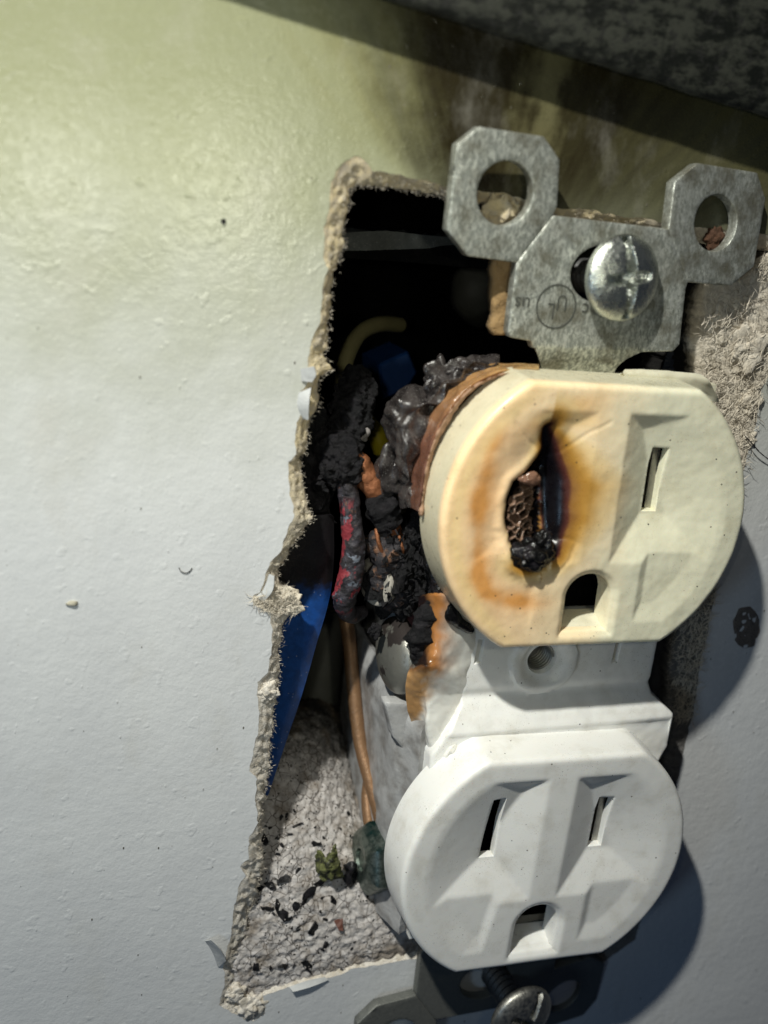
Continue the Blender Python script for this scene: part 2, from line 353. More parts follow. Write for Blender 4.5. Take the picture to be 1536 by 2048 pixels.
# metals
t = NT('galvanised_steel'); fl = t.voro(1.5, out='Color'); sepc = t.n('SeparateColor'); t.l(fl, sepc.inputs[0])
mot = t.ramp(t.noise(1.9, 6, .78, stretch=((1.5, 1, .8),)), .42, .60); c = t.mix(mot, (.27, .285, .25), (.84, .86, .78)); c = t.mix(t.math('MULTIPLY', sepc.outputs[0], .35), c, (.36, .38, .36))
c = t.mix(t.ramp(t.noise(.35, 5, .65), .42, .70, 0, .75), c, (.17, .155, .105)); c = t.mix(t.math('MULTIPLY', t.ramp(t.noise(8, 2), .68, .72), .6), c, (.7, .7, .66))
M_ZINC = t.fin(c, t.ramp(mot, 0, 1, .62, .42), t.bump(t.noise(3.5, 6, .75), .06), .72)
M_STEEL = simple('bright_zinc', (.70, .73, .67), .28, .95, var=.5, bump=.07, sc_=2.0)
M_DULL = simple('dull_nickel', (.46, .45, .41), .45, 1, var=.6, bump=.04)
t = NT('heat_dulled_screw'); x, y, d = t.xyz(); m = t.ramp(t.math('ADD', t.noise(.5, 4), t.ramp(y, 1.2, 4.5, 0, .25)), .58, .68); M_HSCR = t.fin(t.mix(m, (.27, .265, .235), (.035, .028, .026)), t.ramp(m, 0, 1, .32, .8), t.bump(t.noise(2.4, 6, .75), .05), .6)
t = NT('green_zinc'); x, y, d = t.xyz(); m = t.ramp(t.math('ADD', t.math('MULTIPLY', t.noise(.8, 4), 5), y), -20.6, -18.6); M_GREEN = t.fin(t.mix(m, t.mix(t.ramp(t.noise(1.4, 4, .7), .40, .62), (.20, .235, .21), (.09, .12, .105)), (.012, .05, .047)), t.ramp(t.noise(1.7, 4), .3, .7, .28, .42), t.bump(t.noise(2.0, 4), .02), .85)
M_DSTEEL = simple('sooted_steel', (.10, .10, .10), .5, .6, bump=.05)
M_COPPER = simple('copper', (.27, .15, .075), .45, .45, var=.5, bump=.06, dust=.3)
M_COPB = simple('burnt_copper', (.34, .13, .055), .5, .5, var=.7, bump=.15)
def char(name, col=(.012, .011, .012), rough=.75, b=.6): 
    t = NT(name); c = t.mix(t.ramp(t.noise(.8, 5, .7), .45, .75), col, (.026, .023, .027)); c = t.mix(t.ramp(t.noise(6, 4, .8), .67, .72, 0, .6), c, (.20, .19, .18))
    return t.fin(c, t.ramp(t.noise(1.3, 4), .35, .65, rough*.5, rough), t.bump(t.noise(1.6, 7, .7), b), Specular_IOR_Level=.28)
M_CHAR = char('charred_insulation', (.008, .0075, .009)); M_CHARG = char('glossy_char', (.004, .004, .004), .2, .07); M_SOOT = char('soot_crust', (.006, .006, .007), .9, .5)
t = NT('burnt_red_insulation'); x, y, d = t.xyz(); g = t.noise(.42, 5, .62, stretch=((1, 1, .6),))
pa = t.ramp(t.math('ADD', g, t.math('MULTIPLY', t.ramp(x, -20.6, -23.6), .10)), .605, .63); pa = t.math('MULTIPLY', pa, t.ramp(y, 19, 17.3))
pa = t.math('MULTIPLY', pa, t.ramp(y, 5.2, 7)); c = t.mix(t.ramp(t.noise(1.2, 5), .4, .65), (.014, .012, .014), (.05, .045, .055)); c = t.mix(t.ramp(t.noise(.9, 4, .7), .60, .70), c, (.13, .055, .035)); c = t.mix(t.ramp(t.noise(.7, 4, .7), .60, .66), c, (.16, .18, .22)); c = t.mix(pa, c, (.24, .030, .040))
M_RED = t.fin(c, .5, t.bump(t.noise(1.7, 6, .7), .2))
M_TERM = (lambda t: t.fin(t.mix(t.ramp(t.noise(.9, 5, .7), .5, .68), (.035, .032, .036), (.20, .10, .055)), t.ramp(t.noise(1.5, 4), .3, .7, .35, .8), t.bump(t.noise(1.8, 6, .7), .3), .25))(NT('burnt_terminal'))
M_REDB = (lambda t: t.fin(t.mix(t.ramp(t.noise(.8, 5, .7), .4, .7), (.13, .045, .04), (.03, .02, .02)), .6, t.bump(t.noise(1.8, 5, .7), .15), .3))(NT('heat_reddened_plate'))
M_CREAM = simple('cream_insulation', (.17, .15, .07), .5); M_YEL = simple('yellow_insulation', (.50, .40, .015), .45); M_PALE = simple('pale_sheath', (.10, .10, .085), .6)
M_KRAFT = simple('kraft_board', (.36, .23, .10), .9, var=.5, bump=.2, dust=.2)
M_PAPER = simple('painted_paper', (.50, .51, .51), .6, bump=.05)
M_OLIVE = (lambda t: t.fin(t.mix(t.ramp(t.noise(1.3, 4, .7), .36, .66), (.15, .16, .055), (.012, .012, .008)), .6, t.bump(t.noise(2.5, 5), .1)))(NT('olive_scrap'))
t = NT('speckled_laminate'); n1 = t.noise(.62, 5, .65, stretch=((.8, 1, 1.5),)); c = t.mix(t.ramp(n1, .42, .60), (.005, .006, .004), (.042, .044, .034)); c = t.mix(t.ramp(t.noise(1.3, 4, .7), .52, .66), c, (.02, .02, .018))
M_SLAB = t.fin(c, .5, t.bump(n1, .1))
# ------------------------------------------------------------------ wall with its broken opening
PAIRS = [((1560,470),(1560,500)),((1345,452),(1345,482)),((1290,436),(1285,464)),((1240,432),(1238,452)),((1180,420),(1180,447)),((1110,415),(1105,440)),((1040,395),(1040,432)),((960,380),(960,405)),((900,374),(893,396)),((850,362),(855,388)),((790,350),(800,378)),((745,340),(745,372)),((718,312),(712,366)),((690,322),(703,372)),((673,339),(700,384)),
((662,366),(703,398)),((658,413),(693,420)),((650,452),(686,455)),((650,475),(682,475)),((644,512),(684,500)),((656,534),(672,530)),((648,577),(662,577)),((644,612),(662,612)),((640,640),(655,647)),((634,659),(656,678)),((621,682),(652,695)),((617,721),(648,715)),((616,745),(662,738)),((615,764),(634,762)),((599,788),(638,790)),((597,819),(632,820)),((607,827),(619,839)),((593,846),(616,860)),((591,880),(612,889)),((593,910),(603,919)),((575,925),(604,940)),((579,970),(606,970)),((585,1006),(610,1010)),((587,1030),(627,1036)),((572,1072),(608,1060)),((566,1099),(585,1087)),((539,1126),(572,1118)),((530,1155),(553,1138)),((521,1182),(556,1165)),((509,1191),(575,1175)),((506,1206),(590,1196)),((539,1227),(588,1222)),((545,1251),(569,1240)),((543,1299),(560,1293)),((536,1344),(557,1335)),((515,1365),(555,1365)),((515,1389),(554,1385)),((518,1434),(545,1434)),((515,1470),(545,1460)),((510,1488),(539,1490)),((498,1542),(540,1530)),((515,1556),(533,1576)),((510,1603),(526,1610)),((517,1644),(524,1650)),((498,1674),(522,1690)),((497,1718),(525,1730)),((482,1735),(520,1760)),((492,1752),(515,1775)),((476,1776),(505,1800)),((468,1823),(495,1830)),((461,1874),(485,1885)),((448,1925),(475,1930)),((448,1975),(470,1970)),((438,2009),(470,1990)),((465,2026),(485,1995)),((505,2043),(500,1995)),((529,2030),(510,1985)),((526,1992),(530,1970)),((576,1975),(575,1955)),((617,1962),(617,1945)),((678,1952),(678,1930)),((702,1938),(705,1918)),((769,1928),(765,1905)),((847,1915),(845,1890)),
((900,1925),(900,1900)),((1000,1950),(1000,1925)),((1100,1950),(1100,1925)),((1200,1930),(1190,1905)),((1270,1880),(1250,1860)),((1300,1780),(1270,1780)),((1340,1610),(1315,1610)),((1360,1545),(1322,1530)),((1370,1485),(1330,1480)),((1388,1420),(1335,1400)),((1400,1330),(1340,1320)),((1415,1270),(1350,1240)),((1430,1180),(1370,1140)),((1462,1020),(1395,950)),((1490,925),(1395,860)),((1512,850),(1392,800)),((1524,775),(1388,740)),((1570,700),(1384,680)),((1590,600),(1392,610)),((1590,540),(1405,560))]
NR = 10
Pp = [un(*p, 0) for p, q in PAIRS]; Qq = [un(*q, -1.0) for p, q in PAIRS]
PL = []; QL = []
for i in range(len(PAIRS)):
    a, b = Pp[i], Pp[(i+1) % len(PAIRS)]; c_, e_ = Qq[i], Qq[(i+1) % len(PAIRS)]
    n = max(2, int(max(np.linalg.norm(b-a), np.linalg.norm(e_-c_))/0.28))
    for k in range(n): PL.append(a+(b-a)*k/n); QL.append(c_+(e_-c_)*k/n)
PL = np.array(PL); QL = np.array(QL)
for i in range(len(PL)):
    p = PL[i]; PL[i, 0] += .20*fz(p[0], p[1], 1, .9); PL[i, 1] += .20*fz(p[0], p[1], 7, .9)
    q = QL[i]; QL[i, 0] += .38*fz(q[0], q[1], 3, 1.3); QL[i, 1] += .38*fz(q[0], q[1], 9, 1.3)
PL[:, 2] = 0; hole2 = PL[:, :2]
wallL = [(-200, -200), (200, -200), (200, 160), (-200, 160)]
loop2 = [Vector(p) for p in wallL]+[Vector(p) for p in hole2.tolist()]
n = len(hole2); edges = [(i, (i+1) % 4) for i in range(4)]+[(4+i, 4+(i+1) % n) for i in range(n)]
r = delaunay_2d_cdt(loop2, edges, [], 0, 1e-5); v2 = np.array([(v.x, v.y) for v in r[0]]); T = np.array([list(f) for f in r[2]]); T = T[~inpoly(v2[T].mean(axis=1), hole2)]
T = [tuple(f) if np.cross(v2[f[1]]-v2[f[0]], v2[f[2]]-v2[f[0]]) > 0 else tuple(f[::-1]) for f in T]
wall = mk('wall', np.c_[v2, np.zeros(len(v2))], T, M_WALL, smooth=False, org=(0, 0, 0))
tag(wall, 'glossy white painted drywall, yellowed and sooted above the broken opening', 'wall', kind='structure')
# torn rim
rows = []
for k in range(NR+1):
    f = k/NR; row = []
    for i in range(len(PL)):
        wdt = np.linalg.norm(QL[i]-PL[i]); p = PL[i]*(1-f)+QL[i]*f
        amp = .07+.09*min(wdt, 4); e = math.sin(math.pi*f)
        p = p+np.array([0, 0, .10*fz(p[0], p[1], 6, 5.0)*e])+np.array([.18*fz(p[0], p[1], 4, 1.6)*e, .18*fz(p[0], p[1], 8, 1.6)*e, amp*fz(p[0], p[1], 2, 1.9)*(e+.3*f)+.04*e-(.02 if k == 0 else 0)])
        if k > 0: p[2] = min(p[2], .35)
        row.append(p)
    rows.append(row)
for dd, sh in ((-2.2, .25), (-4, .5), (-8, .7), (-13, .9)):
    row = []
    for i in range(len(PL)):
        q = QL[i].copy(); out = (PL[i]-QL[i]); out[2] = 0; out /= np.linalg.norm(out)+1e-9
        q += out*sh*.6; q[2] = dd+.5*fz(q[0], q[1], dd, 1); q[:2] += .3*np.array([fz(q[0], q[1], dd, 1.2), fz(q[1], q[0], dd, 1.2)]); row.append(q)
    rows.append(row)
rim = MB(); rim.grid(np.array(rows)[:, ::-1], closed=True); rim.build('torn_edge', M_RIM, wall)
fib = MB()
for i in range(0, len(PL)):
    vis = QL[i, 0] < 0 or QL[i, 1] > -10
    for k in range(6 if vis else 0):
        f = random.choice([.35, .7, .95, 1.0, 1.0]); b = PL[i]*(1-f)+QL[i]*f; b = b+rng.normal(0, .12, 3); b[2] = min(b[2], 0)+.1
        dr = (QL[i]-PL[i]); dr[2] = 0; dr = dr/(np.linalg.norm(dr)+1e-9)*.7+rng.normal(0, .55, 3); dr[2] = dr[2]*.6-.1; dr /= np.linalg.norm(dr)
        Ln = random.uniform(.10, .42)*(1.6 if random.random() < .06 else 1); sd = np.cross(dr, rng.normal(0, 1, 3)); sd /= np.linalg.norm(sd); w = random.uniform(.012, .03)
        mid = b+dr*Ln*.55+sd*.1*Ln; tip = b+dr*Ln+rng.normal(0, .12, 3)*Ln*1.4
        fib.add([b-sd*w, b+sd*w, mid+sd*w*.7, mid-sd*w*.7, tip, b+np.cross(sd, dr)*w, mid+np.cross(sd, dr)*w], [(0, 1, 2, 3), (3, 2, 4), (0, 5, 6, 3), (3, 6, 4), (5, 1, 2, 6), (6, 2, 4)])
for i in range(len(PL)):
    if np.linalg.norm(QL[i]-PL[i]) < 3 or PL[i, 1] < -10: continue
    for k in range(14):
        f = random.random(); b = PL[i]*(1-f)+QL[i]*f; b[2] = random.uniform(.0, .5); a = random.uniform(0, 6.28); Ln = random.uniform(.4, 1.6); w = random.uniform(.015, .04)
        dr = np.array([math.cos(a), math.sin(a), random.uniform(-.2, .3)]); sd = np.cross(dr, (0, 0, 1.)); mid = b+dr*Ln*.5+sd*random.uniform(-.3, .3)+np.array([0, 0, .1]); tip = mid+dr*Ln*.5+sd*random.uniform(-.3, .3); up = np.array([0, 0, w*1.5])
        fib.add([b-sd*w, b+sd*w, mid+sd*w, mid-sd*w, tip, b+up, mid+up], [(0, 1, 2, 3), (3, 2, 4), (0, 5, 6, 3), (3, 6, 4), (5, 1, 2, 6), (6, 2, 4)])
tag(fib.build('paper_fibres', M_FIB, wall, smooth=False), kind='stuff')
# broken gypsum slope under the opening
FL = [[(400,2015,-.6),(480,2010,-.6),(560,1985,-.5),(640,1965,-.5),(740,1938,-.5),(860,1912,-.6),(1010,1930,-.8)],
      [(405,1940,-.9),(500,1925,-.5),(590,1915,-.4),(680,1905,-.5),(770,1885,-.5),(880,1860,-.8),(1020,1860,-1)],
      [(440,1830,-1.6),(520,1820,-1.4),(600,1815,-1.4),(690,1800,-1.6),(770,1790,-2.2),(880,1780,-3),(1020,1770,-4)],
      [(460,1710,-3.2),(540,1710,-3.2),(620,1705,-3.6),(700,1695,-4.6),(780,1690,-6),(880,1680,-7),(1020,1670,-8)],
      [(480,1590,-6.5),(560,1590,-6.5),(630,1585,-7.5),(690,1580,-9.5),(745,1590,-13),(850,1590,-14),(1000,1580,-15)],
      [(490,1480,-12),(570,1480,-12.5),(640,1470,-13.5),(690,1470,-17),(740,1480,-22),(850,1480,-22),(1000,1480,-24)],
      [(500,1400,-20),(580,1400,-21),(645,1395,-22),(690,1395,-26),(730,1400,-30),(850,1400,-32),(1000,1400,-34)]]
FG = surf(FL, 230, 280, .26, 1.3, 3, o=7)
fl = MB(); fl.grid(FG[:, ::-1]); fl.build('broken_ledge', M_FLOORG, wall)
def flap(rows, th, name='paper_flap', mat=M_PAPER, nu=12, nv=10, rough=.05, parent=wall):
    return thicken(surf(rows, nu, nv, rough, 1.5), th).build(name, mat, parent)
flap([[(410,1882,.15),(422,1880,1.1)],[(425,1905,.1),(440,1898,1.3)],[(436,1935,.05),(452,1922,.9)]], .12)
flap([[(600,738,.2),(628,733,.9)],[(602,752,.2),(632,750,.9)],[(603,762,.15),(624,764,.6)]], .1)
flap([[(598,785,.1),(622,775,.5)],[(594,810,.15),(618,806,.9)],[(606,838,.1),(617,840,.5)]], .1)
flap([[(538,1148,.1),(548,1152,.6)],[(526,1180,.1),(545,1182,.9)],[(512,1192,.1),(526,1204,.3)]], .1)
flap([[(578,1974,.1),(586,1984,.7)],[(612,1962,.1),(622,1974,.6)],[(650,1954,.05),(657,1960,.2)]], .1)
# loose gypsum clumps on the right where the face paper has come away, and a small chipped spot
def clump(cu, cv, d, r, seed, mat=M_RIM, name='gypsum_clump', sq=(1, 1, .45)):
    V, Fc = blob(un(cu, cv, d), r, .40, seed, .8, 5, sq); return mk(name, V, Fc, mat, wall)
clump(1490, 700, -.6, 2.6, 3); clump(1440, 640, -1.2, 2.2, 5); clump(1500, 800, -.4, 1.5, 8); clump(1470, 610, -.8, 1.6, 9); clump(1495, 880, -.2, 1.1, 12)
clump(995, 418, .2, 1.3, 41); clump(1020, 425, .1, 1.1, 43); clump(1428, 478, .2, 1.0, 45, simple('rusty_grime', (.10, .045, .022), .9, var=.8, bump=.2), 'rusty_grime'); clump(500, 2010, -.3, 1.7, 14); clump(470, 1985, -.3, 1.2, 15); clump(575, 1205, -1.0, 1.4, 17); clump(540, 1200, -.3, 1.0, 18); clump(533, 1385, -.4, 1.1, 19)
sp_o = [un(u, v, 0)[:2] for u, v in ((1478,1218),(1500,1214),(1516,1232),(1520,1262),(1508,1290),(1488,1298),(1470,1280),(1466,1245))]
def sp_z(v): return np.array([.03+.10*fz(a, b, 1, 1.2) for a, b in v])
V, Fc = plate(sp_o, step=.25, zf=sp_z, profO=((.15, -.1), (.2, -.2))); mk('chipped_spot', V, Fc, simple('bared_paper', (.20, .17, .15), .9, var=.7, bump=.2), wall)
# ------------------------------------------------------------------ speckled slab over the outlet
slab = MB(); G = []
prof = [(.8, .9, 0), (.25, -.9, 1), (0, -.25, 1), (.15, 0, 1), (.7, .25, 1), (3, .6, 1), (12, 1.4, 1), (50, 4, 1), (50, .9, 0), (.8, .9, 0)]
sa, sb = un(763, 0, 3.4), un(1536, 236, 4.4)
for x_ in np.linspace(-140, 120, 200):
    f_ = (x_-sa[0])/(sb[0]-sa[0]); d_ = 2.9+.7*min(max(f_, -.3), 2.5); y_ = sa[1]+(sb[1]-sa[1])*f_+.25
    G.append([(x_, y_+h_+.12*nz(x_*.3), (d_ if k_ else 0)+dd) for h_, dd, k_ in prof])
slab.grid(np.array(G)); so = slab.build('worktop_slab', M_SLAB, autos=40)
tag(so, 'dark grey speckled laminate slab overhanging the top right of the wall', 'worktop')
# ------------------------------------------------------------------ blue wall box
box = empty('electrical_box', (-2, -4, -40), 'blue plastic wall box, charred black inside, recessed behind the torn opening', 'electrical box')
def quadbox(x0, x1, y0, y1, d0, d1, mat, name, par, rough=.3, n=14):
    mb = MB()
    def fc(f):
        G = np.array([[f(i/n, j/n) for j in range(n+1)] for i in range(n+1)])
        for i in range(n+1):
            for j in range(n+1):
                q = G[i, j]; G[i, j] = q+rough*np.array([fz(q[0], q[1], q[2], .3), fz(q[1], q[2], q[0], .3), fz(q[2], q[0], q[1], .3)])
        mb.grid(G)
    L = lambda a, b, t_: a+(b-a)*t_
    fc(lambda s, t_: np.array([L(x0, x1, s), L(y0, y1, t_), d1])); fc(lambda s, t_: np.array([L(x0, x1, s), L(y1, y0, t_), d0]))
    fc(lambda s, t_: np.array([x0, L(y0, y1, s), L(d0, d1, t_)])); fc(lambda s, t_: np.array([x1, L(y1, y0, s), L(d0, d1, t_)]))
    fc(lambda s, t_: np.array([L(x0, x1, s), y0, L(d1, d0, t_)])); fc(lambda s, t_: np.array([L(x0, x1, s), y1, L(d0, d1, t_)]))
    return mb.build(name, mat, par)
quadbox(-90, 80, -90, 90, -56, -54, M_BLACK, 'back_panel', box)
quadbox(-34, -31.5, -38, 44, -54, -7, M_BLACK, 'side_wall', box)
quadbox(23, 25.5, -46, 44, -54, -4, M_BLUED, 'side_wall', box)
quadbox(-34, 26, -48, -46, -54, -16, M_BLACK, 'bottom_wall', box)
tw = quadbox(-34, 25, 41.2, 43.4, -54, -9.5, M_BLACK, 'top_wall', box, .1)
fr = thicken(surf([[(640,470,-9),(760,462,-9),(850,470,-9),(960,480,-9),(1400,520,-9)],[(640,503,-9),(760,500,-9.3),(850,497,-9),(960,493,-9.2),(1400,540,-9)]], 60, 6, .15, .6), 1.4).build('front_lip', M_GREYB, tw)
st_ = thicken(surf([[(560,1030,-5),(612,1030,-4.6),(650,1030,-4.4),(668,1032,-4.6)],[(540,1120,-5),(600,1120,-4.6),(650,1120,-4.4),(668,1120,-4.6)],[(520,1190,-5),(590,1190,-4.6),(640,1190,-4.4),(660,1192,-4.7)],
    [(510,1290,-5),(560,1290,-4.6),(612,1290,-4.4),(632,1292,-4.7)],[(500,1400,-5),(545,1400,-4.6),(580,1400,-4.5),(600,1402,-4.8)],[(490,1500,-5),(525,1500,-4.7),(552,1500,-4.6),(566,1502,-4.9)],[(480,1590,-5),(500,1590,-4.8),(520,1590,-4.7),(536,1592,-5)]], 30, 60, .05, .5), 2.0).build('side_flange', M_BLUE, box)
thicken(surf([[(555,640,-8),(600,640,-6),(655,650,-9)],[(550,760,-8),(600,760,-5),(640,770,-8)],[(550,900,-8),(610,900,-4.6),(668,910,-7)],[(550,1045,-8),(610,1045,-5),(665,1045,-6)]], 30, 40, 1.2, .45, 5, o=6), 1.0).build('charred_flange', M_SOOT, box)
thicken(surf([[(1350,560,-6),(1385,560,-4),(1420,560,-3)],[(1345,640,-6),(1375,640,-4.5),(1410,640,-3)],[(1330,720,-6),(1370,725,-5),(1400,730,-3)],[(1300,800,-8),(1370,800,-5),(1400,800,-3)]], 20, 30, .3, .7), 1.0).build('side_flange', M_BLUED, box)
thicken(surf([[(1290,1240,-3),(1340,1240,-3),(1400,1240,-2)],[(1290,1350,-3),(1340,1350,-3.5),(1385,1350,-2.2)],[(1300,1460,-3),(1335,1460,-3),(1380,1460,-2.2)],[(1310,1560,-3),(1335,1560,-3),(1370,1560,-2.2)]], 24, 40, .9, .7, 2, o=6), .8).build('crumbled_backing', M_SHADEG, wall)
# ------------------------------------------------------------------ the receptacle
rec = empty('duplex_outlet', (0, 0, 0), 'white duplex outlet with scorched yellow upper socket, melted left slot, hanging out of the wall', 'outlet')
AU = np.array([[0.9589, -0.0217, -0.4386], [-0.01536, 0.9250, 19.4833]]); AL = np.array([[0.99335, 0.01958, 0.20661], [-0.03234, 0.9405, -20.107]])
def face_tf(A, dtop):
    def f(V):
        o = np.empty_like(V); o[:, 0] = A[0, 0]*V[:, 0]+A[0, 1]*V[:, 1]+A[0, 2]; o[:, 1] = A[1, 0]*V[:, 0]+A[1, 1]*V[:, 1]+A[1, 2]; o[:, 2] = V[:, 2]+dtop; return o
    return f
def loc(A, u, v, d=9):
    p = un(u, v, d); return np.linalg.solve(A[:, :2], p[:2]-A[:, 2])
R0, H0 = 17.05-.62, 14.3-.62
def outline(R, H, n=64):
    t0 = math.asin(H/R); pts = []
    for a, b in ((-t0, t0), (math.pi-t0, math.pi+t0)):
        pts += [(R*math.cos(t_), R*math.sin(t_)) for t_ in np.linspace(a, b, n)]
    return pts
def valley(v, side, wear=1.0):
    x, y = v[:, 0]*side, v[:, 1]; rho = np.hypot(v[:, 0], v[:, 1])
    sx = 7.0 if side > 0 else 6.9; edge = 1.5 if side > 0 else 1.8
    p1 = (x-edge)/(5.4-edge-.2) if side > 0 else (x-edge)/(6.2-edge-.2); p2 = (14.3-rho)/(6.6); p3 = (11.6-y)/2.9; p4 = (y+4.7)/5.2
    d1 = 1.55*np.clip(np.minimum(np.minimum(p1, p2*1.05), np.minimum(p3, p4)), 0, 1)
    q2 = (14.6-rho)/2.6; q3 = (11.6-y)/2.4; q4 = (y+11.6)/2.2; q1 = (x-(5.35 if side > 0 else 5.6-.16*(y+6)))/.9
    d2 = .34*np.clip(np.minimum(np.minimum(q1, q2), np.minimum(q3, q4)), 0, 1)
    return -np.maximum(d1, d2)
gh = [(-2.9, -12.9), (2.9, -12.9), (2.9, -8.6)]+[(2.9*math.cos(a), -8.6+2.9*math.sin(a)) for a in np.linspace(.15, math.pi-.15, 16)]+[(-2.9, -8.6)]
sL = [(-7.95, .6), (-6.1, .6), (-6.1, 9.0), (-7.75, 9.0)]; sR = [(5.35, .7), (7.15, .7), (7.15, 7.9), (5.35, 7.9)]
prO = ((.22, -.04), (.42, -.16), (.56, -.36), (.62, -.62), (.68, -1.2), (.95, -5.4))
prS = ((.05, -.05), (.08, -.15), (.09, -.4), (.09, -.95)); prG = ((.18, -.08), (.30, -.28), (.34, -.7), (.42, -2.6))
def gfil(v):                                 # softened lip round the ground hole
    dd = segdist(v, gh); return -.28*np.clip(1-dd/.55, 0, 1)**2
def zl(v): return valley(v, 1)+valley(v, -1)+gfil(v)+np.array([.035*fz(a, b, 0, .12) for a, b in v])
V, Fc = plate(outline(R0, H0), [gh, sL, sR], .30, zl, prO, [prG, prS, prS], tf=face_tf(AL, 9.0))
lower = mk('lower_face', V, Fc, M_WHITE, rec, autos=38)
tag(lower, 'clean white lower socket face')
def ghfloor(A, mat, par, dtop):
    f = face_tf(A, dtop)
    G = np.array([[(x_, y_, z_) for x_ in (-3.4, 3.4)] for y_, z_ in ((-13.3, -.9), (-12.7, -1.1), (-12.3, -1.6), (-11.9, -2.5), (-11.6, -3.6))])
    mb = MB(); mb.grid(f(G.reshape(-1, 3)).reshape(G.shape)[:, ::-1]); mb.build('ground_hole_floor', mat, par, smooth=False)
    G = np.array([[(x_, y_, -5.3) for x_ in (-12, 12)] for y_ in (-12.0, 12)])+np.array([0, 0, .1]); mb = MB(); mb.grid(f(G.reshape(-1, 3)).reshape(G.shape)); mb.build('slot_shade', M_BLACK, par)  # black sheet stands in for the shade inside the slots
    # right-hand contact blade glimpsed in its slot
    V, Fc = plate([(6.3, .4), (7.15, .4), (7.15, 8.2), (6.3, 8.2)], step=1, profO=((0, -3),)); mk('contact', f(V+np.array([0, 0, -2.4])), Fc, M_DULL, par, smooth=False)
ghfloor(AL, M_WHITE, lower, 9.0)
# upper face with scorch marks and the melted pit
hp = np.array([(-6.9, 6.6), (-6.3, 5.6), (-6.0, 3.5), (-5.8, 1), (-5.6, -1.5), (-5.1, -3.2), (-5.4, -5.2), (-7.0, -5.5), (-8.6, -4.6), (-9.7, -1.2), (-10.3, 1.8), (-9.6, 4.0), (-8.4, 4.7), (-7.7, 5.6)])
def zu(v):
    w = np.array([fz(a, b, 5, .5) for a, b in v]); vv = v+.25*w[:, None]
    ins = inpoly(vv, hp); dd = segdist(vv, hp); sd = np.where(ins, -dd, dd)
    pit = -4.8*sstep(.35, -1.3, sd); lip = .32*np.exp(-((sd-.75)/.6)**2)*(v[:, 0] < -6)
    base = valley(v, 1)+valley(v, -1)*np.where(v[:, 0] < -1, .62, 1)
    sag = -.9*np.exp(-((v[:, 0]+6)**2/9+(v[:, 1]-4)**2/22))
    ck = -1.1*np.exp(-(segdist(v, [(-6.6, 9.3), (-6.2, 7), (-5.6, 4), (-5.2, -2)], False)/.75)**2)
    for seg in ([(-7.4, 7.4), (-9.0, 8.4), (-10.6, 10.2)], [(-5.4, 6.6), (-4.2, 7.8), (-2.6, 9.4), (-.5, 10.6)], [(-4.6, -2.4), (-3.4, -1.9), (-2.4, -2.3), (-2.9, -4.2), (-4.4, -6)]):
        ck = ck-.10*np.clip(1-segdist(v, seg, False)/.22, 0, 1)
    return base+pit+lip+sag+gfil(v)+ck+.05*w
def mixc(a, b, t_): return a*(1-t_[:, None])+b*t_[:, None]
def ucol(v):
    x_, y_ = v[:, 0], v[:, 1]; w = np.array([fz(a, b, 5, .22) for a, b in v]); w2 = np.array([fz(a, b, 9, .7) for a, b in v]); rho = np.hypot(x_, y_)
    c = np.tile(np.array([.86, .83, .63]), (len(v), 1)); c = mixc(c, np.array([.94, .74, .47]), sstep(5.5, -3, x_+2*w)*.92)
    c = mixc(c, np.array([.94, .67, .40]), sstep(-3, -12, x_+2*w)*.85)
    top = sstep(7.5, 11.5, y_+1.2*w)*sstep(1, -6, x_)*sstep(14.5, 12.8, rho); c = mixc(c, np.array([.80, .45, .15]), top*.8)
    rd = segdist(v, [(-11.9, 10), (-12.9, 7), (-13.3, 3), (-13.2, -2), (-12.7, -5.6), (-11.6, -7.8), (-9.5, -8.8), (-6.0, -9.1), (-3.6, -9.0)], False); fade = sstep(11, 7.5, y_)*(.72+.5*w)
    ring = (np.exp(-(rd/(.85+.5*w))**2)*.8+np.exp(-(rd/2.6)**2)*.38)*fade*sstep(-2.5, -8, x_)
    c = mixc(c, np.array([.74, .34, .09]), np.clip(ring, 0, .95)); c = mixc(c, np.array([.86, .66, .30]), np.exp(-((rho-15.7)/.8)**2)*sstep(-6, -11, x_)*.5)
    line = [(-6.7, 9.6), (-6.1, 6.5), (-5.2, 3), (-4.9, 0), (-4.9, -3.4)]; dl = segdist(v, line, False); rt = x_ > np.interp(y_, [-3.4, 0, 3, 6.5, 9.6], [-4.9, -4.9, -5.2, -6.1, -6.7])
    sig = np.where(rt, 3.3, 1.5)*(1+.12*w)*np.interp(y_, [-7, -3.4, 0, 4, 8, 9.6, 11], [.35, .5, .85, 1.1, .62, .28, .5]); s = np.maximum(np.exp(-(dl/(.70*sig))**2), .56*np.exp(-(dl/(1.9*sig))**2.0))
    bot = np.exp(-((x_+7.6)**2/9+(y_+4.8)**2/3.2)); s = np.maximum(s, bot*.55)
    left = np.exp(-(segdist(v, hp)/.45))*.42; s = np.maximum(s, left)
    tops = np.exp(-((x_+5.4)/3.4)**2-((y_-10.6)/1.0)**2)*.30; s = np.maximum(s, tops)
    ink = inpoly(v+.2*w[:, None], hp); s = np.where(ink, 1.0, s); s = np.clip(s*(1+.05*w2), 0, 1)
    st4 = [np.array(q) for q in ((.82, .60, .30), (.55, .29, .05), (.10, .030, .022), (.003, .0025, .004))]
    c = mixc(c, st4[0], sstep(.05, .25, s)*.85); c = mixc(c, st4[1], sstep(.22, .46, s)); c = mixc(c, st4[2], sstep(.36, .62, s)); c = mixc(c, st4[3], sstep(.54, .88, s))
    return c
Vl, Fc = plate(outline(R0, H0), [gh, sR], .21, zu, prO, [prG, prS])
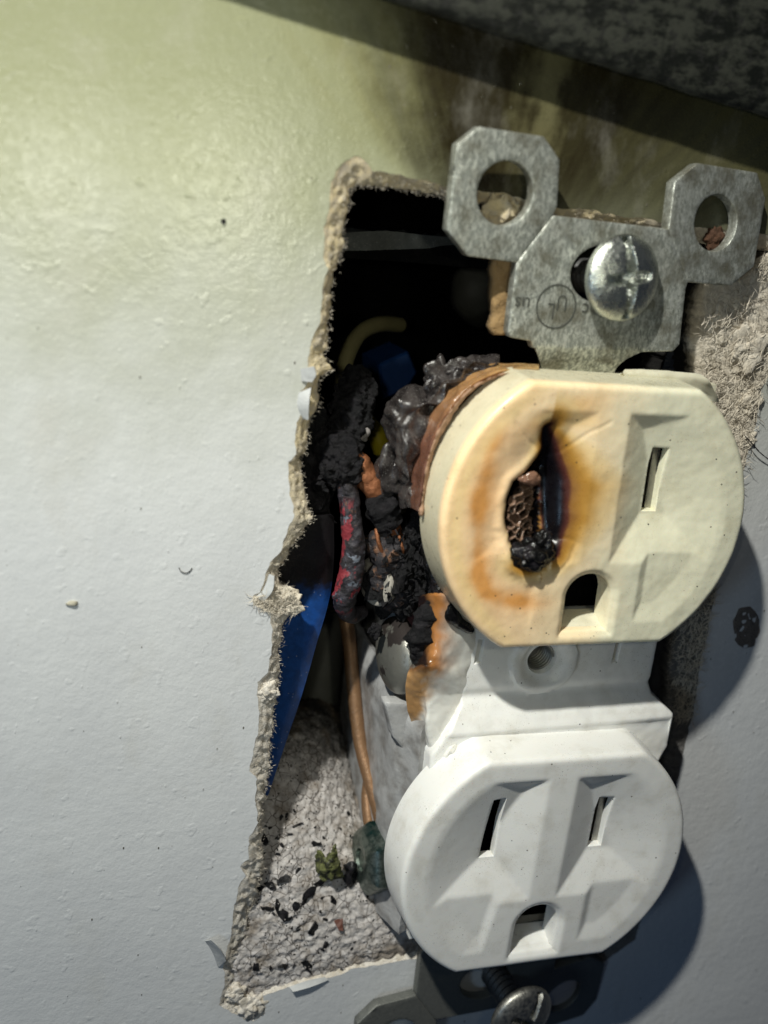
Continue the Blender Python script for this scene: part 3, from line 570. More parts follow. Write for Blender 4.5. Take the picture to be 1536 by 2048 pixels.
cu_ = ucol(Vl[:, :2]); side = sstep(-.5, -1.2, Vl[:, 2])*(np.hypot(Vl[:, 0], Vl[:, 1]*1.19) > 16.3); cu_ = mixc(cu_, np.array([.58, .56, .42]), side*.85)
upper = mk('upper_face', face_tf(AU, 9.0)(Vl), Fc, M_FACEU, rec, autos=38, col=cu_)
tag(upper, 'heat-yellowed upper socket face burnt through at its left slot')
M_CREAMW = plastic('cream_plastic', base=(.70, .67, .52)); ghfloor(AU, M_CREAMW, upper, 9.0)
# bubbled char inside the burnt slot
def bubble():
    rows = [[(1062,952,7.3),(1075,962,5.8),(1082,968,4.0)],[(1034,978,7.9),(1055,985,7.0),(1080,990,4.6)],[(1019,1010,8.2),(1048,1015,7.2),(1080,1020,4.6)],[(1013,1045,8.3),(1045,1048,7.3),(1078,1050,4.6)],[(1015,1072,8.4),(1045,1074,7.4),(1076,1075,4.8)],[(1026,1098,8.5),(1052,1096,7.8),(1080,1090,5.5)]]
    G = surf(rows, 70, 110, 0); C = np.zeros(G.shape)
    for i in range(G.shape[0]):
        for j in range(G.shape[1]):
            q = G[i, j]; dd, _ = noise.voronoi(Vector((q[0]*.75+.15*nz(q[0], q[1], 3, 2), q[1]*1.15, 3.3))); e = dd[1]-dd[0]
            k = 1-float(sstep(0.02, .20, e)); G[i, j, 2] += .75*k-.5+.12*fz(q[0], q[1], 0, 2)
            tan = np.array([.27, .17, .12]); blk = np.array([.006, .005, .005]); z_ = noise.voronoi(Vector((q[0]*.75, q[1]*1.15, 3.3)))[1][0]; mid = np.array([.16, .10, .07])*(1 if math.sin(z_.x*40) > 0 else .06)
            C[i, j] = tan*k+(1-k)*mid; C[i, j] = C[i, j]*(1-float(sstep(.6, 1, j/69)))+blk*float(sstep(.6, 1, j/69))
    mb = MB(); mb.grid(G, C); o = mb.build('bubbled_char', M_MELT, upper, usecol=True)
    if o.data.polygons[0].normal.y > 0: o.data.flip_normals()
bubble()
V, Fc = blob(un(1062, 1110, 9.0), 1.75, .32, 21, .7, 5, (1.2, .8, .9), 2); V2, F2 = blob(un(1086, 1088, 9.0), 1.15, .35, 25, .8, 4, (.8, 1.2, .8), 2)
mb = MB(); mb.add(V, Fc); mb.add(V2, F2); mb.build('glossy_char', M_CHARG, upper)
V, Fc = blob(un(1060, 958, 8.4), .9, .3, 4, .5, 4, (1.2, .7, .5)); mk('melted_bead', V, Fc, M_MELT, upper, col=np.tile([.22, .12, .08], (len(V), 1)))
# bridge between the faces
hb = circ(-.9, 1.6, 1.75, 30); s1 = [(-9.1, 1.7), (-8.3, 1.9), (-8.1, 4.6), (-8.9, 4.6)]; s2 = [(7.4, .9), (8.2, .9), (8.4, 4.2), (7.6, 4.2)]
def zb(v):
    x_, y_ = v[:, 0], v[:, 1]; z_ = 3.0+1.4*sstep(-2.2, -5.4, y_)-.3*sstep(-1.0, -2.2, y_)*sstep(-3, -2, y_); r_ = np.hypot(x_+.9, y_-1.6)
    z_ = z_+.45*sstep(4.1, 3.8, r_)-.9*sstep(3.3, 1.8, r_); z_ += .25*np.exp(-((y_+5.6)/.35)**2)
    return z_+np.array([.10*fz(a, b, 2, .35) for a, b in v])
bo = [(-9.7, 7), (12.6, 7), (12.6, -1.9), (12.9, -3.4), (15.4, -5.4), (15.6, -9.5), (14.6, -12), (-13.0, -12), (-12.9, -8.2), (-11.2, -5.4), (-9.7, -3)]
V, Fc = plate(bo, [hb, s1, s2], .3, zb, ((.15, -.05), (.28, -.2), (.3, -.5), (.6, -7)), [((.1, -.3), (.15, -4)), ((.08, -.1), (.1, -3)), ((.08, -.1), (.1, -3))])
bridge = mk('centre_bridge', V, Fc, M_WHITE, rec, autos=45)
V, Fc = blob(un(1250, 1322, 2.2), .6, .2, 5, .5, 3, (1, 2.2, .6)); mk('strap_glimpse', V, Fc, simple('brassy', (.25, .17, .08), .4, .8), bridge)
mb = MB()                                     # threaded bush deep in the screw hole
for k in range(9): mb.tube([(-.9+1.6*math.cos(a), 1.6+1.6*math.sin(a), 2.0-.42*k-.42*a/6.283) for a in np.linspace(0, 2*math.pi, 20)], .17, 6, caps=False, per=1)
mb.build('threaded_bush', M_DULL, bridge)
mb = MB(); mb.grid(np.array([[(x_, y_, -2.6) for x_ in (-12, 12)] for y_ in (-4, 6)])); mb.build('bridge_shade', M_BLACK, bridge)  # black sheet stands in for the shade behind the bridge's holes
# shoulders seen behind the faces
quadbox(-9, 13.6, 18, 32.2, -2, 3.4, M_CREAMW, 'upper_shoulder', rec, .06)
quadbox(-12.8, 15.0, -33, -9, -2, 3.2, M_WHITE, 'lower_shoulder', rec, .06)
# rear housing with its slanted left wall
hs = [[(-13.9, y_, 2.8), (-14.6, y_, 1.0), (-15.6, y_, -1.5), (-16.2, y_, -8), (-16.4, y_, -20), (-14, y_, -24)] for y_ in (-3.6, -6, -9, -14, -20, -26, -32.5)]
hs[0] = [(p[0]+.9, p[1], p[2]-.6) for p in hs[0]]
G = surf(hs, 60, 60, .22, .28, 4, raw=True); mb = thicken(G, .8) ; mb.build('rear_housing', M_HOUS, rec)
quadbox(-9, 12, 6, 25, -24, -1, M_BLACK, 'rear_core', rec); quadbox(-13, 13, -32, 3, -24, -1, M_HOUS, 'rear_core', rec)
V, Fc = plate([un(u, v, -2.0)[:2] for u, v in ((760,1385),(822,1388),(832,1470),(815,1500),(775,1450))], step=.5, profO=((.1, -.1), (.2, -1.4)), tf=lambda V: V+np.array([0, 0, .4])); mk('housing_tab', V, Fc, M_HOUS, rec)
# melted flaps left of the bridge
ML = [[(836,1195,2.0),(868,1190,4),(905,1200,4.5),(968,1266,2.3)],[(835,1270,1.2),(866,1262,3.6),(905,1275,4.1),(976,1300,2.2)],[(824,1318,1.2),(856,1322,4.4),(895,1322,4.3),(962,1345,2.2)],[(815,1345,2.6),(850,1336,5.0),(884,1350,4.6),(955,1378,2.2)],
      [(811,1380,2.2),(845,1382,3.3),(868,1388,3.5),(950,1402,2.2)],[(816,1425,1.4),(846,1420,2.7),(864,1430,3.7),(945,1440,2.6)],[(830,1465,.6),(848,1452,2.2),(862,1475,3.6),(935,1468,3.0)],[(838,1510,.4),(850,1500,2.0),(864,1520,3.2),(900,1502,4.9)],[(842,1560,.2),(850,1550,1.6),(862,1560,2.6),(880,1550,4.0)]]
G = surf(ML, 60, 110, .16, .5, 11)
mb = thicken(G, .5); Vp = np.array(mb.V); cc = []
for q in Vp:
    X = M@(q-CAM); u, v = 768+F*X[0]/X[2], 1024+F*X[1]/X[2]; w = 14*fz(q[0], q[1], 0, .5)
    b = float(sstep(925, 862, u+w+(v-1300)*.12)*sstep(1395, 1335, v+w)); k = float(sstep(872, 846, u+w)*sstep(1352, 1325, v+w)); y_ = float(sstep(888, 858, u+w+(v-1345)*.36)*sstep(1470, 1430, v)*sstep(1330, 1350, v))
    c = np.array([.79, .775, .72])*(1-float(sstep(1340, 1290, v))*.14); c = c*(1-b)+np.array([.40, .17, .05])*b; c = c*(1-y_)+np.array([.46, .26, .11])*y_; c = c*(1-k)+np.array([.02, .012, .01])*k; cc.append(c)
mb.build('melted_flap', M_MELT, rec); o_ = bpy.data.objects['melted_flap']; a = o_.data.color_attributes.new('col', 'FLOAT_COLOR', 'POINT'); a.data.foreach_set('color', np.c_[np.array(cc), np.ones(len(cc))].ravel())
# amber collar and smoky bubbles melted out of the upper socket
inn = [(1078,745),(1040,745),(1000,752),(945,782),(895,845),(866,915),(855,985),(850,1030)]; o1 = [(1078,730),(1035,731),(985,738),(915,778),(868,845),(842,920),(828,985),(822,1015)]; o2 = [(1078,728),(1030,727),(975,731),(900,775),(852,845),(830,915),(818,975),(822,1018)]
G = surf([[(u, v, 3.6) for u, v in inn], [((a[0]+b[0])/2, (a[1]+b[1])/2, 4.3) for a, b in zip(inn, o1)], [(u, v, 2.8) for u, v in o1], [(u, v, .8) for u, v in o2], [(u+14, v+10, -2) for u, v in o2]], 120, 34, .14, .6, 7)
tt = np.linspace(0, 1, 120); colr = np.array([np.interp(tt, [0, .35, .65, 1], [a, b, c, e]) for a, b, c, e in ((.45, .40, .16, .10), (.30, .22, .07, .05), (.13, .09, .045, .035))]).T
C = np.tile(colr[None], (34, 1, 1)); mb = MB(); mb.grid(G, C); o_ = mb.build('melted_collar', M_AMBER, rec, usecol=True)
fr_ = surf([[(u-2, v+1, 4.4) for u, v in inn], [(u-9, v, 4.9) for u, v in inn], [(u-5, v+4, 3.9) for u, v in inn]], 150, 10, .22, .8, 9)
mb = MB(); mb.grid(fr_); mb.build('splintered_edge', simple('pink_splinter', (.45, .27, .17), .7, var=.6, bump=.15), rec)
b1 = [(1000,728),(950,730),(905,742),(868,742),(862,785),(815,785),(780,805),(768,845),(782,900),(800,950),(824,1010)]
c1 = [(1000,740),(955,752),(925,772),(905,785),(890,805),(868,835),(855,865),(846,895),(838,925),(832,960),(830,1014)]
G = surf([[(u, v, 1.5) for u, v in c1], [((a[0]*.6+b[0]*.4), (a[1]*.6+b[1]*.4), 2.6) for a, b in zip(c1, b1)], [((a[0]*.2+b[0]*.8), (a[1]*.2+b[1]*.8), 1.6) for a, b in zip(c1, b1)], [(u, v, -.8) for u, v in b1], [(u+12, v+12, -5) for u, v in b1]], 170, 80, 1.5, .24, 17, o=3)
mb = MB(); mb.grid(G); mb.build('smoky_bubble', M_SMOKE, rec)
V, Fc = blob(un(790, 938, -1.5), 2.0, .5, 6, .5, 5, (.85, 1.35, .7), 2); mk('smoky_bubble', V, Fc, M_SMOKE, rec)
V, Fc = blob(un(890, 765, 0), 1.9, .6, 31, .7, 5, (1.0, 1.1, .8), 2); mk('smoky_bubble', V, Fc, M_SMOKE, rec)
V, Fc = blob(un(945, 745, .5), 1.5, .6, 37, .7, 5, (1.3, .8, .8), 2); mk('smoky_bubble', V, Fc, M_SMOKE, rec)
# corner lug at the top right of the upper face
mb = thicken(surf([[(1250,738,4.2),(1330,741,4.2),(1400,748,4.0)],[(1250,752,4.6),(1335,756,4.6),(1420,765,4.2)],[(1300,790,4),(1400,800,4),(1440,805,3)]], 30, 16, .12, .8), .8); mb.build('top_shelf', M_CREAMW, rec)
# char crust between terminals and face
mb = MB()
for u, v, d_, r_, sq in ((835,1060,-1,1.6,(.6,1.6,1)),(850,1110,0,1.5,(.5,1.7,1)),(868,1165,1.2,1.2,(.5,1.6,1)),(870,1200,2,1.0,(.6,1.3,1)),(800,1150,-2.5,3.0,(.9,1.3,.9)),(815,1190,-2.2,2.2,(1,.9,.8)),(832,1130,-1.5,2.3,(.8,1.2,.9))):
    V, Fc = blob(un(u, v, d_), r_, .6, u*.1, .9, 4, sq); mb.add(V, Fc)
for k in range(260):
    u = random.uniform(770, 872); v = random.uniform(1060, 1208); p = un(u, v, random.uniform(-2.5, 1.2)+(u-800)*.02); a = rng.normal(0, 1, 3); b_ = rng.normal(0, 1, 3); a /= np.linalg.norm(a); b_ /= np.linalg.norm(b_); r_ = random.uniform(.15, .55)
    n_ = np.cross(a, b_); n_ /= np.linalg.norm(n_)+1e-9; q = [p+a*r_, p+b_*r_*.7, p-a*r_*.8, p-b_*r_]; mb.add(q+[x_-n_*.08 for x_ in q], [(0, 1, 2, 3), (7, 6, 5, 4), (0, 4, 5, 1), (1, 5, 6, 2), (2, 6, 7, 3), (3, 7, 4, 0)])
mb.build('char_crust', M_SOOT, rec, smooth=False)
mb = MB(); mb.tube([un(u, v, d_) for u, v, d_ in ((852,1085,1.5),(858,1120,2.2),(866,1150,2.6),(876,1175,3.0),(882,1200,3.4),(868,1215,3.2))], [.4, .6, .5, .8, .6, .4], 12, .7, 1.1, seed=4); mb.tube([un(u, v, d_) for u, v, d_ in ((890,1195,3.6),(900,1225,3.9),(918,1245,4.0),(945,1262,4.2))], [.7, .9, .6, .3], 12, .3, .8); mb.build('melt_drip', M_CHARG, rec)
mb = MB(); mb.tube([un(u, v, d_) for u, v, d_ in ((868,1195,3.0),(858,1230,2.6),(848,1270,2.2),(842,1300,2.0),(838,1328,2.4))], [.7, 1.5, 1.7, 1.4, .7], 20, .45, .9, seed=9, per=14, flat=.8); mb.build('char_ridge', M_SOOT, rec)
# terminal screws on the left side, heads facing left
def xdisc(cpos, R, hf, prof, tilt=(0, 0), nt=72, nr=14):
    ez = np.array([-1, tilt[0], tilt[1]]); ez = ez/np.linalg.norm(ez); ey = np.array([0, 1.0, 0]); ex = np.cross(ey, ez)
    return disc(hf, R, frame_tf(cpos, ex, ey), nr, nt, prof)
c2 = un(790, 1311, -2.2); sc2 = empty('t', c2, None, None); bpy.data.objects.remove(sc2)
def dome(R, h, slot=.0):
    def f(x_, y_):
        r_ = math.hypot(x_, y_)/R; z_ = h*math.sqrt(max(0, 1-.92*r_*r_))
        if slot and abs(x_) < slot: z_ -= .8
        return z_
    return f
V, Fc = xdisc(c2, 3.9, lambda a, b: dome(3.9, 1.5)(a, b)+.05*fz(a, b, 3, .5), ((.22, .15), (.34, -.3), (.34, -1.3), (.1, -1.6), (-.5, -1.65), (-.5, -2.0), (-1.9, -2.05), (-2, -6)), (.05, .12)); s_ = mk('terminal_screw', V, Fc, M_HSCR, rec)
tag(s_, 'heat-dulled terminal screw with soot on its rim')
mb = MB(); e = un(812, 1308, -1.2)
for yy in (0,): V, Fc = xdisc(un(822, 1300, -1.2), 4.3, lambda a, b: .3+.2*fz(a, b, 1, .6), ((.2, -.4), (.1, -1.2), (-1, -1.6)), (.05, .2)); mb.add(V, Fc)
mb.build('terminal_plate', M_REDB, rec)
V, Fc = blob(un(750, 1262, -1.8), .7, .5, 3, .8, 4, (1, 1.3, .8)); mk('char_lump', V, Fc, M_CHAR, s_)
c1_ = un(752, 1163, -3.0); V, Fc = xdisc(c1_, 2.5, lambda a, b: .35+.05*fz(a, b, 3, 1.5), ((.15, .1), (.2, -.4), (.0, -.8), (-.8, -1)), (.05, .45)); tag(mk('terminal_screw', V, Fc, simple('ashen_screw', (.42, .39, .34), .75, .2, var=.3, bump=.05), rec), 'pale ashen terminal screw buried in char')
mb = MB(); mb.tube([un(u, v, d_) for u, v, d_ in ((768,1062,-3),(775,1100,-2.6),(782,1140,-2.8),(786,1180,-3.2),(780,1205,-3.8))], [1.4, 1.9, 2.1, 2.2, 1.4], 20, .4, .7, seed=3, per=14); mb.tube([un(u, v, d_) for u, v, d_ in ((742,1075,-3.5),(752,1105,-3.2),(765,1125,-3.0))], [1.0, 1.1, .8], 14, .4, .8, seed=8); mb.build('burnt_terminal', M_TERM, rec)
gs = un(744, 1716, -2.4)
ezh = np.array([-1, .06, .10]); ezh = ezh/np.linalg.norm(ezh); eyh = np.array([0, 1., 0]); eyh -= ezh*np.dot(eyh, ezh); eyh /= np.linalg.norm(eyh); exh = np.cross(eyh, ezh); rws = []
for r_, z_, hx_ in ((.02, 1.15, 0), (1.2, 1.15, 0), (1.3, 1.5, 0), (2.3, 1.62, .2), (3.2, 1.35, .8), (3.75, .95, 1), (4.05, .62, 1), (4.15, .35, 1), (4.15, -1.5, 1), (4.0, -1.8, 1), (4.1, -1.85, 0), (4.15, -2.0, 0), (4.15, -2.3, 0), (1.8, -2.4, 0), (1.8, -6, 0)):
    row = []
    for q_ in range(96):
        a_ = 2*math.pi*q_/96; kx = 1-hx_+hx_*math.cos(math.pi/6)/math.cos(((a_+.2) % (math.pi/3))-math.pi/6)*1.04
        row.append(gs+exh*(r_*kx*math.cos(a_))+eyh*(r_*kx*math.sin(a_))+ezh*(z_+.03*fz(r_*math.cos(a_), r_*math.sin(a_), 2, 1.2)))
    rws.append(row)
mb = MB(); mb.grid(np.array(rws), closed=True); g_ = mb.build('ground_screw', M_GREEN, rec, autos=28); tag(g_, 'green-tinted hexagonal ground screw')
V, Fc = xdisc(gs+np.array([2.0, 0, -.5]), 3.6, lambda a, b: .3, ((.2, -.2), (.1, -.5), (-.6, -.7)), (.12, .35)); mk('ground_plate', V, Fc, M_COPPER, g_)
# ------------------------------------------------------------------ metal strap
def strap_plate(upper_side):
    sgn = 1 if upper_side else -1
    main = [(1107,433),(1337,460),(1375,563),(1370,578),(1358,688),(1346,701),(1290,702),(1068,694),(1064,681),(1022,673),(1018,662),(1035,527)]
    P = [un(u, v, 3.0) for u, v in main]
    hc = un(1188, 548, 3.0); hl = circ(hc[0]+.9, hc[1], 3.4, 36, 2.75)
    pr = ((.06, -.03), (.10, -.12), (.10, -1.15), (.04, -1.22))
    mir = (lambda V: V) if upper_side else (lambda V: V*np.array([1, -1, 1])+np.array([-.6, -.2, -1.0]))
    fx = lambda Fc: Fc if upper_side else [f[::-1] for f in Fc]
    V, Fc = plate([p[:2] for p in P], [hl], .5, None, pr, [tuple((a, b) for a, b in pr)], tf=lambda V: V+np.array([0, 0, 3.0]), back=True)
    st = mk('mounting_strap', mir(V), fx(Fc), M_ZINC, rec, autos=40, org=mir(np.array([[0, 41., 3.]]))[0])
    # neck bending back under the faces
    nk = [[(1070,694,3.0),(1150,697,3.0),(1230,699,3.0),(1286,703,3.0)],[(1076,712,2.6),(1150,714,2.6),(1215,716,2.6),(1252,719,2.6)],[(1082,735,1.6),(1150,738,1.6),(1210,740,1.6),(1230,742,1.6)],[(1082,770,0),(1150,770,0),(1210,770,0),(1232,770,0)]]
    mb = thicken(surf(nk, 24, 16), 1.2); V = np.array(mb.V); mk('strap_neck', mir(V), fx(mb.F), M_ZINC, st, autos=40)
    def ear(px, hpx, rx, ry, a, b, far, drop):
        p0 = un(*a, 3.0); p1 = un(*b, 3.0); ex = (p1-p0)/np.linalg.norm(p1-p0); q = un(*far, 3.0-drop); n_ = np.cross(ex, q-p0); n_ /= np.linalg.norm(n_)
        if n_[2] < 0: n_ = -n_
        ey = np.cross(n_, ex); pts = [unpl(u, v, p0, n_)-p0 for u, v in px]; l2 = [(np.dot(p, ex), np.dot(p, ey)) for p in pts]
        h = unpl(*hpx, p0, n_)-p0; hx_, hy_ = np.dot(h, ex), np.dot(h, ey); hr = (rx+ry)/2
        ar = sum(l2[i][0]*l2[(i+1) % len(l2)][1]-l2[(i+1) % len(l2)][0]*l2[i][1] for i in range(len(l2)))
        if ar < 0: l2 = l2[::-1]
        V, Fc = plate(l2, [circ(hx_, hy_, hr, 48)], .5, None, pr, [pr], tf=lambda V: p0+np.outer(V[:, 0], ex)+np.outer(V[:, 1], ey)+np.outer(V[:, 2], n_), back=True)
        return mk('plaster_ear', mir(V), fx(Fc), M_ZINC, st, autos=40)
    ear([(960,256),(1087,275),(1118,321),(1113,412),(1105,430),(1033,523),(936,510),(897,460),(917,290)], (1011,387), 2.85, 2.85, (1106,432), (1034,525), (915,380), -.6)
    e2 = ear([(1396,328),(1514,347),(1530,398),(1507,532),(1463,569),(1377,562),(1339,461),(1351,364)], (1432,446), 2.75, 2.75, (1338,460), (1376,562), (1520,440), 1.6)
    tag(e2, 'darker right plaster ear bent slightly back')
    return st, mir
st_top, _ = strap_plate(True); M_ZINC0 = M_ZINC; M_ZINC = simple('shaded_strap_steel', (.20, .205, .19), .55, .6, bump=.05); st_bot, _ = strap_plate(False)  # bottom strap's shade is put into a darker copy of the steel
# stamped certification mark, upside down on the strap
def text_mesh(body, size):
    cu = bpy.data.curves.new('txt', 'FONT'); cu.body = body; cu.size = size; cu.extrude = 0.035; cu.resolution_u = 3; cu.align_x = 'CENTER'; cu.align_y = 'CENTER'
    o = bpy.data.objects.new('txt', cu); sc.collection.objects.link(o); dg = bpy.context.evaluated_depsgraph_get(); dg.update(); me = bpy.data.meshes.new_from_object(o.evaluated_get(dg))
    V = np.array([v.co[:] for v in me.vertices]); Fc = [list(p.vertices) for p in me.polygons]; bpy.data.objects.remove(o); bpy.data.meshes.remove(me); return V, Fc
M_MARK = simple('stamped_steel', (.12, .125, .11), .6, .5)
mb = MB(); cm = un(1112, 613, 3.0)
def put(txt, size, dx, dy, wx=1.0):
    V, Fc = text_mesh(txt, size); V = V*np.array([-wx, -1, 1])+np.array([cm[0]+dx, cm[1]+dy, 3.03]); mb.add(V, Fc)
put('U', 2.1, .55, .45, .8); put('L', 2.1, -.45, -.35, .8); put('c', 1.9, 3.1, -.1); put('us', 1.9, -3.5, .1)
n = 48; ring = np.array([[(cm[0]+r_*math.cos(2*math.pi*j/n), cm[1]+r_*math.sin(2*math.pi*j/n), z_) for j in range(n)] for r_, z_ in ((2.08, 3.0), (2.08, 3.06), (1.93, 3.06), (1.93, 3.0))]); mb.grid(ring[::-1], closed=True)
mb.build('stamped_mark', M_MARK, st_top, smooth=False)
# ------------------------------------------------------------------ mounting screws (their own things)
def screw(name, base, axis, head_d, R, label, mat, shaft_mat, rot=0.2, Ls=10, thread=True):
    axis = np.array(axis, float); axis /= np.linalg.norm(axis); hc = np.array(base)+axis*head_d
    th = rot; ey0 = np.array([math.sin(th), math.cos(th), 0]); ex = np.cross(ey0, axis); tf = frame_tf(hc, ex, np.cross(axis, ex))
    def hf(x_, y_):
        r_ = math.hypot(x_, y_); z_ = 1.9*math.sqrt(max(0, 1-.86*(r_/R)**2))
        w = .62-.04*r_; arm = max(min((w-abs(x_))/.22, 1), min((w-abs(y_))/.22, 1)); dep = 1.5*max(0, 1-(r_/2.5))**.7 if arm > 0 else 0
        slot = min(max((.42-abs(x_))/.15, 0), 1)*.75 if r_ < R*.97 else 0
        return z_-max(dep*max(arm, 0), slot)-.25*max(0, 1-r_/1.1)+.03*fz(x_, y_, 1, 1.4)
    o = empty(name, hc, label, 'screw')
    V, Fc = disc(hf, R, tf, 44, 150, ((.10, .55), (.12, .1), (0, -.15), (-1.4, -.2))); mk('head', V, Fc, mat, o, autos=50)
    mb = MB(); a_ = hc-axis*.1; G = []
    N = int(Ls*16)
    for i in range(N+1):
        l_ = Ls*i/N; row = []
        for j in range(20):
            t_ = 2*math.pi*j/20; ph = (l_/.8+t_/(2*math.pi)) % 1; rr_ = 1.35+(.38*(1-abs(2*ph-1)) if thread and l_ > .6 else 0)
            row.append(a_-axis*l_+tf(np.array([[rr_*math.cos(t_), rr_*math.sin(t_), 0]]))[0]-hc)
        G.append(row)
    mb.grid(np.array(G)[::-1], closed=True); mb.build('shaft', shaft_mat, o); return o
screw('machine_screw', un(1238, 557, 4.2)-np.array([0, 0, 1.2]), (.10, .06, 1), 1.2, 3.85, 'domed bright zinc screw with cross slot holding the top strap to the box', M_STEEL, M_DSTEEL, -.15, 12)
bs0 = un(998, 1962, 1.5); bs1 = un(1040, 2026, 6.5); screw('machine_screw', bs0, bs1-bs0, float(np.linalg.norm(bs1-bs0)), 3.9, 'loose screw standing out of the bottom strap on its bare threaded shaft', M_DULL, M_DSTEEL, .5, 14)
# ------------------------------------------------------------------ wires
def wire(name, label, path, rad, mat, n=16, rough=.1, sc_=.7, seed=0, cat='wire', per=14, extra=None, **k):
    mb = MB(); mb.tube([un(*p) for p in path], rad, n, rough, sc_, seed=seed, per=per, **k); o = mb.build(name, mat); tag(o, label, cat); return o
rw = wire('hot_wire', 'charred wire with patches of red insulation hanging beside the terminal screws', [(678,925,-3.2),(692,970,-2.3),(702,1030,-1.9),(707,1090,-1.7),(703,1145,-1.8),(690,1190,-2.2),(688,1214,-2.9),(704,1230,-4),(726,1222,-5)], [1.05, 1.0, 1.05, 1.15, 1.3, 1.25, 1.05, .9, .7], M_RED, 40, .13, .8, per=30)
cw = wire('copper_wire', 'burnt copper wire running from the black crust to the upper terminal', [(690,905,-3.8),(720,935,-3.0),(742,968,-2.6),(760,1000,-2.4),(778,1040,-2.6),(790,1085,-3.2)], [1.3, 1.25, 1.25, 1.1, 1.0, 1.0], M_COPB, 18, .22, .9, 5)
mb = MB(); mb.tube([un(*p) for p in ((752,992,-2.3),(766,1018,-2.1),(778,1045,-2.4))], [1.25, 1.75, 1.5], 20, .35, .8, seed=5, per=16); mb.build('char_sleeve', M_CHAR, cw)
mb = MB(); mb.tube([un(*p) for p in ((752,1058,-1.6),(757,1085,-1.0),(768,1112,-1.2))], .22, 8, .2, 2); mb.tube([un(*p) for p in ((798,1072,-1.2),(806,1100,-.6),(812,1130,-.8),(808,1160,-1.4))], .16, 8, .2, 2); mb.build('bare_strand', M_COPB, cw)
bun = empty('charred_cable', un(690, 880, -5), 'thick crust of black burnt insulation joining the wires left of the upper socket', 'cable')
mb = MB(); mb.tube([un(*p) for p in ((668,880,-4.5),(678,905,-3.6),(692,940,-2.8),(700,962,-2.8))], [1.7, 2.2, 2.0, 1.3], 56, .32, .9, seed=2, per=45)
for k in range(260):
    f = random.random(); p = un(700-40*f+random.uniform(-26, 30), 750+230*f, -10+8*f+random.uniform(0, 2.5)); a = rng.normal(0, 1, 3); b_ = rng.normal(0, 1, 3); a /= np.linalg.norm(a); b_ /= np.linalg.norm(b_); r_ = random.uniform(.12, .5)
    n_ = np.cross(a, b_); n_ /= np.linalg.norm(n_)+1e-9; q = [p+a*r_, p+b_*r_*.7, p-a*r_*.8, p-b_*r_]; mb.add(q+[x_-n_*.08 for x_ in q], [(0, 1, 2, 3), (7, 6, 5, 4), (0, 4, 5, 1), (1, 5, 6, 2), (2, 6, 7, 3), (3, 7, 4, 0)])
mb.build('crust', M_CHAR, bun, autos=35)
mb = MB(); mb.tube([un(*p) for p in ((715,748,-11),(712,775,-9),(705,815,-7.5),(700,850,-6.5),(690,885,-5.5))], [1.4, 1.9, 2.1, 2.0, 1.7], 56, .34, .9, seed=12, per=45); mb.build('crust', M_SOOT, bun)
mb = MB(); mb.tube([un(*p) for p in ((650,850,-7),(648,890,-6),(655,930,-6),(645,1000,-8))], [.9, 1.3, 1.0, .7], 18, .5, .8, seed=15); mb.tube([un(*p) for p in ((640,900,-6),(628,925,-5),(640,945,-5),(655,930,-5.5))], [.35, .45, .4, .35], 10, .3, 1, seed=25); mb.build('crust_fragment', M_CHAR, bun)
V, Fc = blob(un(722, 862, -6), .95, .35, 8, .6, 4, (1, 1.1, .7)); mk('melted_bead', V, Fc, simple('grey_bead', (.28, .26, .25), .5), bun)
wire('ground_wire', 'long bare copper wire bending down to the green ground screw', [(688,1215,-16),(697,1270,-14.5),(704,1340,-13),(712,1420,-11),(722,1490,-9),(740,1560,-6.5),(760,1630,-4.2),(771,1690,-3.2),(775,1740,-3)], [.85]*9, M_COPPER, 16, .04, .8)
wire('ground_wire', 'short second copper strand beside the long one just above the green screw', [(742,1540,-8.5),(735,1590,-7),(738,1640,-5.2),(744,1665,-4.6)], [.75]*4, M_COPPER, 14, .04, .8)
wire('neutral_wire', 'cream insulated wire curving in the dark cavity behind the opening', [(690,800,-19),(686,755,-22),(697,705,-24),(722,665,-26),(760,648,-28),(800,650,-31)], [.95]*6, M_CREAM, 16, .05)
wire('yellow_wire', 'bright yellow insulated wire deep in the cavity beside the smoky plastic', [(738,770,-20),(728,800,-19),(738,835,-19),(752,865,-18),(765,900,-18)], [.8, 1.0, .5, 1.1, 1.2], M_YEL, 16, .05)
wire('pale_wire', 'pale wire end continuing below the yellow wire', [(768,900,-19),(778,940,-19),(792,985,-19),(800,1020,-20)], [1.1, .9, .8, .8], M_CREAM, 16, .1)
wire('cable_sheath', 'grey cable sheath standing blurred behind the ground wire, right of the blue box side', [(652,1215,-26),(648,1300,-25),(640,1380,-24),(632,1440,-23.5)], [2.6, 2.6, 2.7, 2.6], M_PALE, 24, .03, cat='cable')
wire('cable_sheath', 'dim round sheath end high in the cavity beside the top strap', [(955,520,-36),(950,560,-34),(945,600,-34),(960,640,-38)], [1.5, 3.0, 2.8, 1.2], M_PALE, 24, .05, cat='cable')
V, Fc = plate([un(u, v, -27)[:2] for u, v in ((762,732),(815,708),(830,745),(812,775),(768,795))], step=1, profO=((.3, -.3), (.3, -8)), back=True, tf=lambda V: V+np.array([0, 0, -27.])); tag(mk('wire_connector', V, Fc, M_BLUE2, smooth=False), 'small angular blue plastic piece deep in the black cavity', 'connector')
